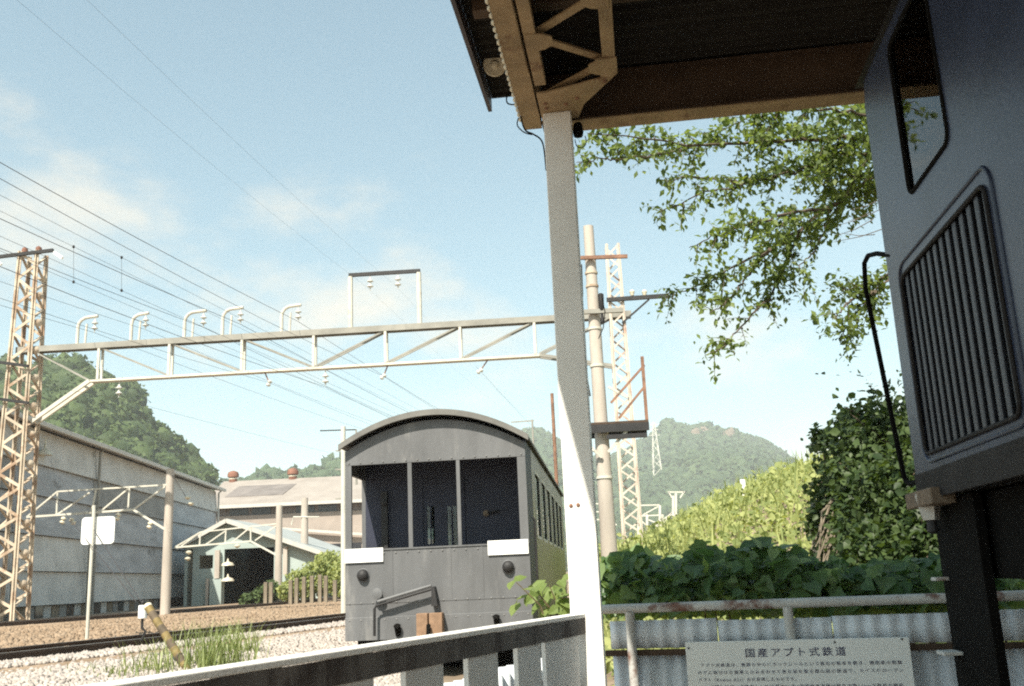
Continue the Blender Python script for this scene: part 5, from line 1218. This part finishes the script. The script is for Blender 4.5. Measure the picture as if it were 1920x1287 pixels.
# unseen leaves added for shade: rest of the crown, over and behind the locomotive
m = 9000; d = rng.normal(size=(m, 3)); d /= np.linalg.norm(d, axis=1)[:, None]
pos = V3(6.6, 11.0, 7.6)+d*(rng.random(m)**.4)[:, None]*V3(2.4, 2.2, 1.5)
leafmass('shade_crown', slim*V3(1.25, 1, 1), slim_f, pos, facing(m, V3(0, -.2, .8), .8, .6), rng.uniform(.09, .16, m), L['cherry'], ct)
m = 1800; pos = V3(4.9, 7.4, 7.2)+rng.uniform(-1, 1, (m, 3))*V3(1.7, .9, .8)  # second unseen leaf mass, added above the canopy to shade the thicket
pos = pos[np.array([fbm(q*1.1, 3) for q in pos]) > .03]
leafmass('shade_crown', slim*V3(1.25, 1, 1), slim_f, pos, facing(len(pos), V3(0, -.2, .8), .8, .6), rng.uniform(.09, .16, len(pos)), L['cherry'], ct)
for k in range(5):  # unseen limbs carrying the added shade leaves
    e = V3(3.4+k*.7, 7.3, 7.0); MB().tube([trunk_pts[3], (trunk_pts[3]+e)/2+UP*.3, e], [.05, .035, .01], 7).build('limb', M['bark'], ct, smooth=True)
for k in range(6):   # bare twigs right of the drooping boughs
    a = P(1640+rng.uniform(-10, 30), 370+k*14, YT); b = P(1570+rng.uniform(-10, 25), 380+k*14+rng.uniform(-14, 24), YT)
    MB().tube([a, (a+b)/2-UP*.02, b], [.005, .004, .002], 5).build('bare_twig', M['bark'], ct)

# grass by the stake, weeds on the gravel, bush by the timber posts
def tuft(name, label, px, Yc, n, hmin, hmax, spread, mat='grass', group=None):
    t_ = hit(*px); b5 = np.array([[-.5, 0, 0], [.5, 0, 0], [.42, .18, .5], [.05, .55, .95], [-.42, .18, .5]])
    pos = t_+np.stack([rng.normal(size=n)*spread, rng.normal(size=n)*spread*.7, np.zeros(n)], 1)
    s = rng.uniform(hmin, hmax, n); v, f = scatter(b5, blade_f, pos, yaw(n), np.stack([np.full(n, .014), s*rng.uniform(.5, 1.3, n), s], 1))
    root = thing(name, label, 'grass', tuple(t_), group); o = arrays('blades', v, f, L[mat], root, rnd=np.repeat(rng.random(n), 5)); o['kind'] = 'stuff'; return root
tuft('grass_tuft', 'large tuft of long green grass behind the striped stake', (400, 1255), 9.6, 300, .25, .75, .28, group='grass tufts')
tuft('grass_tuft', 'thin grass tuft just left of the striped stake', (290, 1262), 9.2, 90, .12, .5, .2, group='grass tufts')
tuft('grass_tuft', 'low weeds on the gravel near the bottom left', (205, 1268), 9.0, 110, .05, .2, .25, group='grass tufts')
tuft('grass_tuft', 'arching grass over the rail right of the stake', (455, 1225), 10.4, 90, .25, .6, .18, group='grass tufts')
def bush(name, label, blobs_, mat, s0, s1, dens=700):
    pos = []
    for (px, py), Y, r in blobs_:
        c = P(px, py, Y); m = int(dens*min(r, 2)); d = rng.normal(size=(m, 3)); d /= np.linalg.norm(d, axis=1)[:, None]
        rad = r*(.6+.45*rng.random(m)**.5)*(1+.3*np.array([fbm(q*2+c, 3) for q in d])); pos.append(c+d*rad[:, None])
    pos = np.concatenate(pos); root = thing(name, label, 'bush', (pos[:, 0].mean(), pos[:, 1].mean(), .7))
    leafmass('foliage', tri_leaf, tri_f, pos, facing(len(pos), V3(-.2, -.5, .8), .7, .3), rng.uniform(s0, s1, len(pos)), L[mat], root)
    for (px, py), Y, r in blobs_: c = P(px, py, Y); MB().tube([V3(c[0], c[1], .6), c], [.06, .03], 6).build('stem', M['bark'], root)
bush('roadside_bush', 'pale green bush behind the timber posts left of the coach', [((560, 1098), 54, .8), ((590, 1085), 55, .9), ((625, 1075), 55, 1.1), ((612, 1055), 56, .55), ((645, 1085), 54, .9), ((540, 1108), 53, .45)], 'bank', .08, .22, 1500)
bush('roadside_bush', 'low dark green scrub at the floor of the shed opening', [((490, 1118), 57, .5), ((465, 1128), 57, .4), ((508, 1110), 57, .5)], 'forest', .14, .28)

# ================================================================== HAZE
hz = bpy.data.materials.new('summer_haze'); hz.use_nodes = True; t = hz.node_tree; t.nodes.clear()
vo = N(t, 'ShaderNodeVolumePrincipled'); vo.inputs['Color'].default_value = (.92, .96, 1, 1); vo.inputs['Density'].default_value = .00028; vo.inputs['Anisotropy'].default_value = .0
mo = N(t, 'ShaderNodeOutputMaterial'); t.links.new(vo.outputs[0], mo.inputs['Volume'])
mb = MB(); mb.hexa([(-3100, -3100, -4), (3100, -3100, -4), (3100, 3100, -4), (-3100, 3100, -4), (-3100, -3100, 300), (3100, -3100, 300), (3100, 3100, 300), (-3100, 3100, 300)])
o = mb.build('haze', hz, None, loc=(0, 0, 0)); tag(o, kind='stuff')
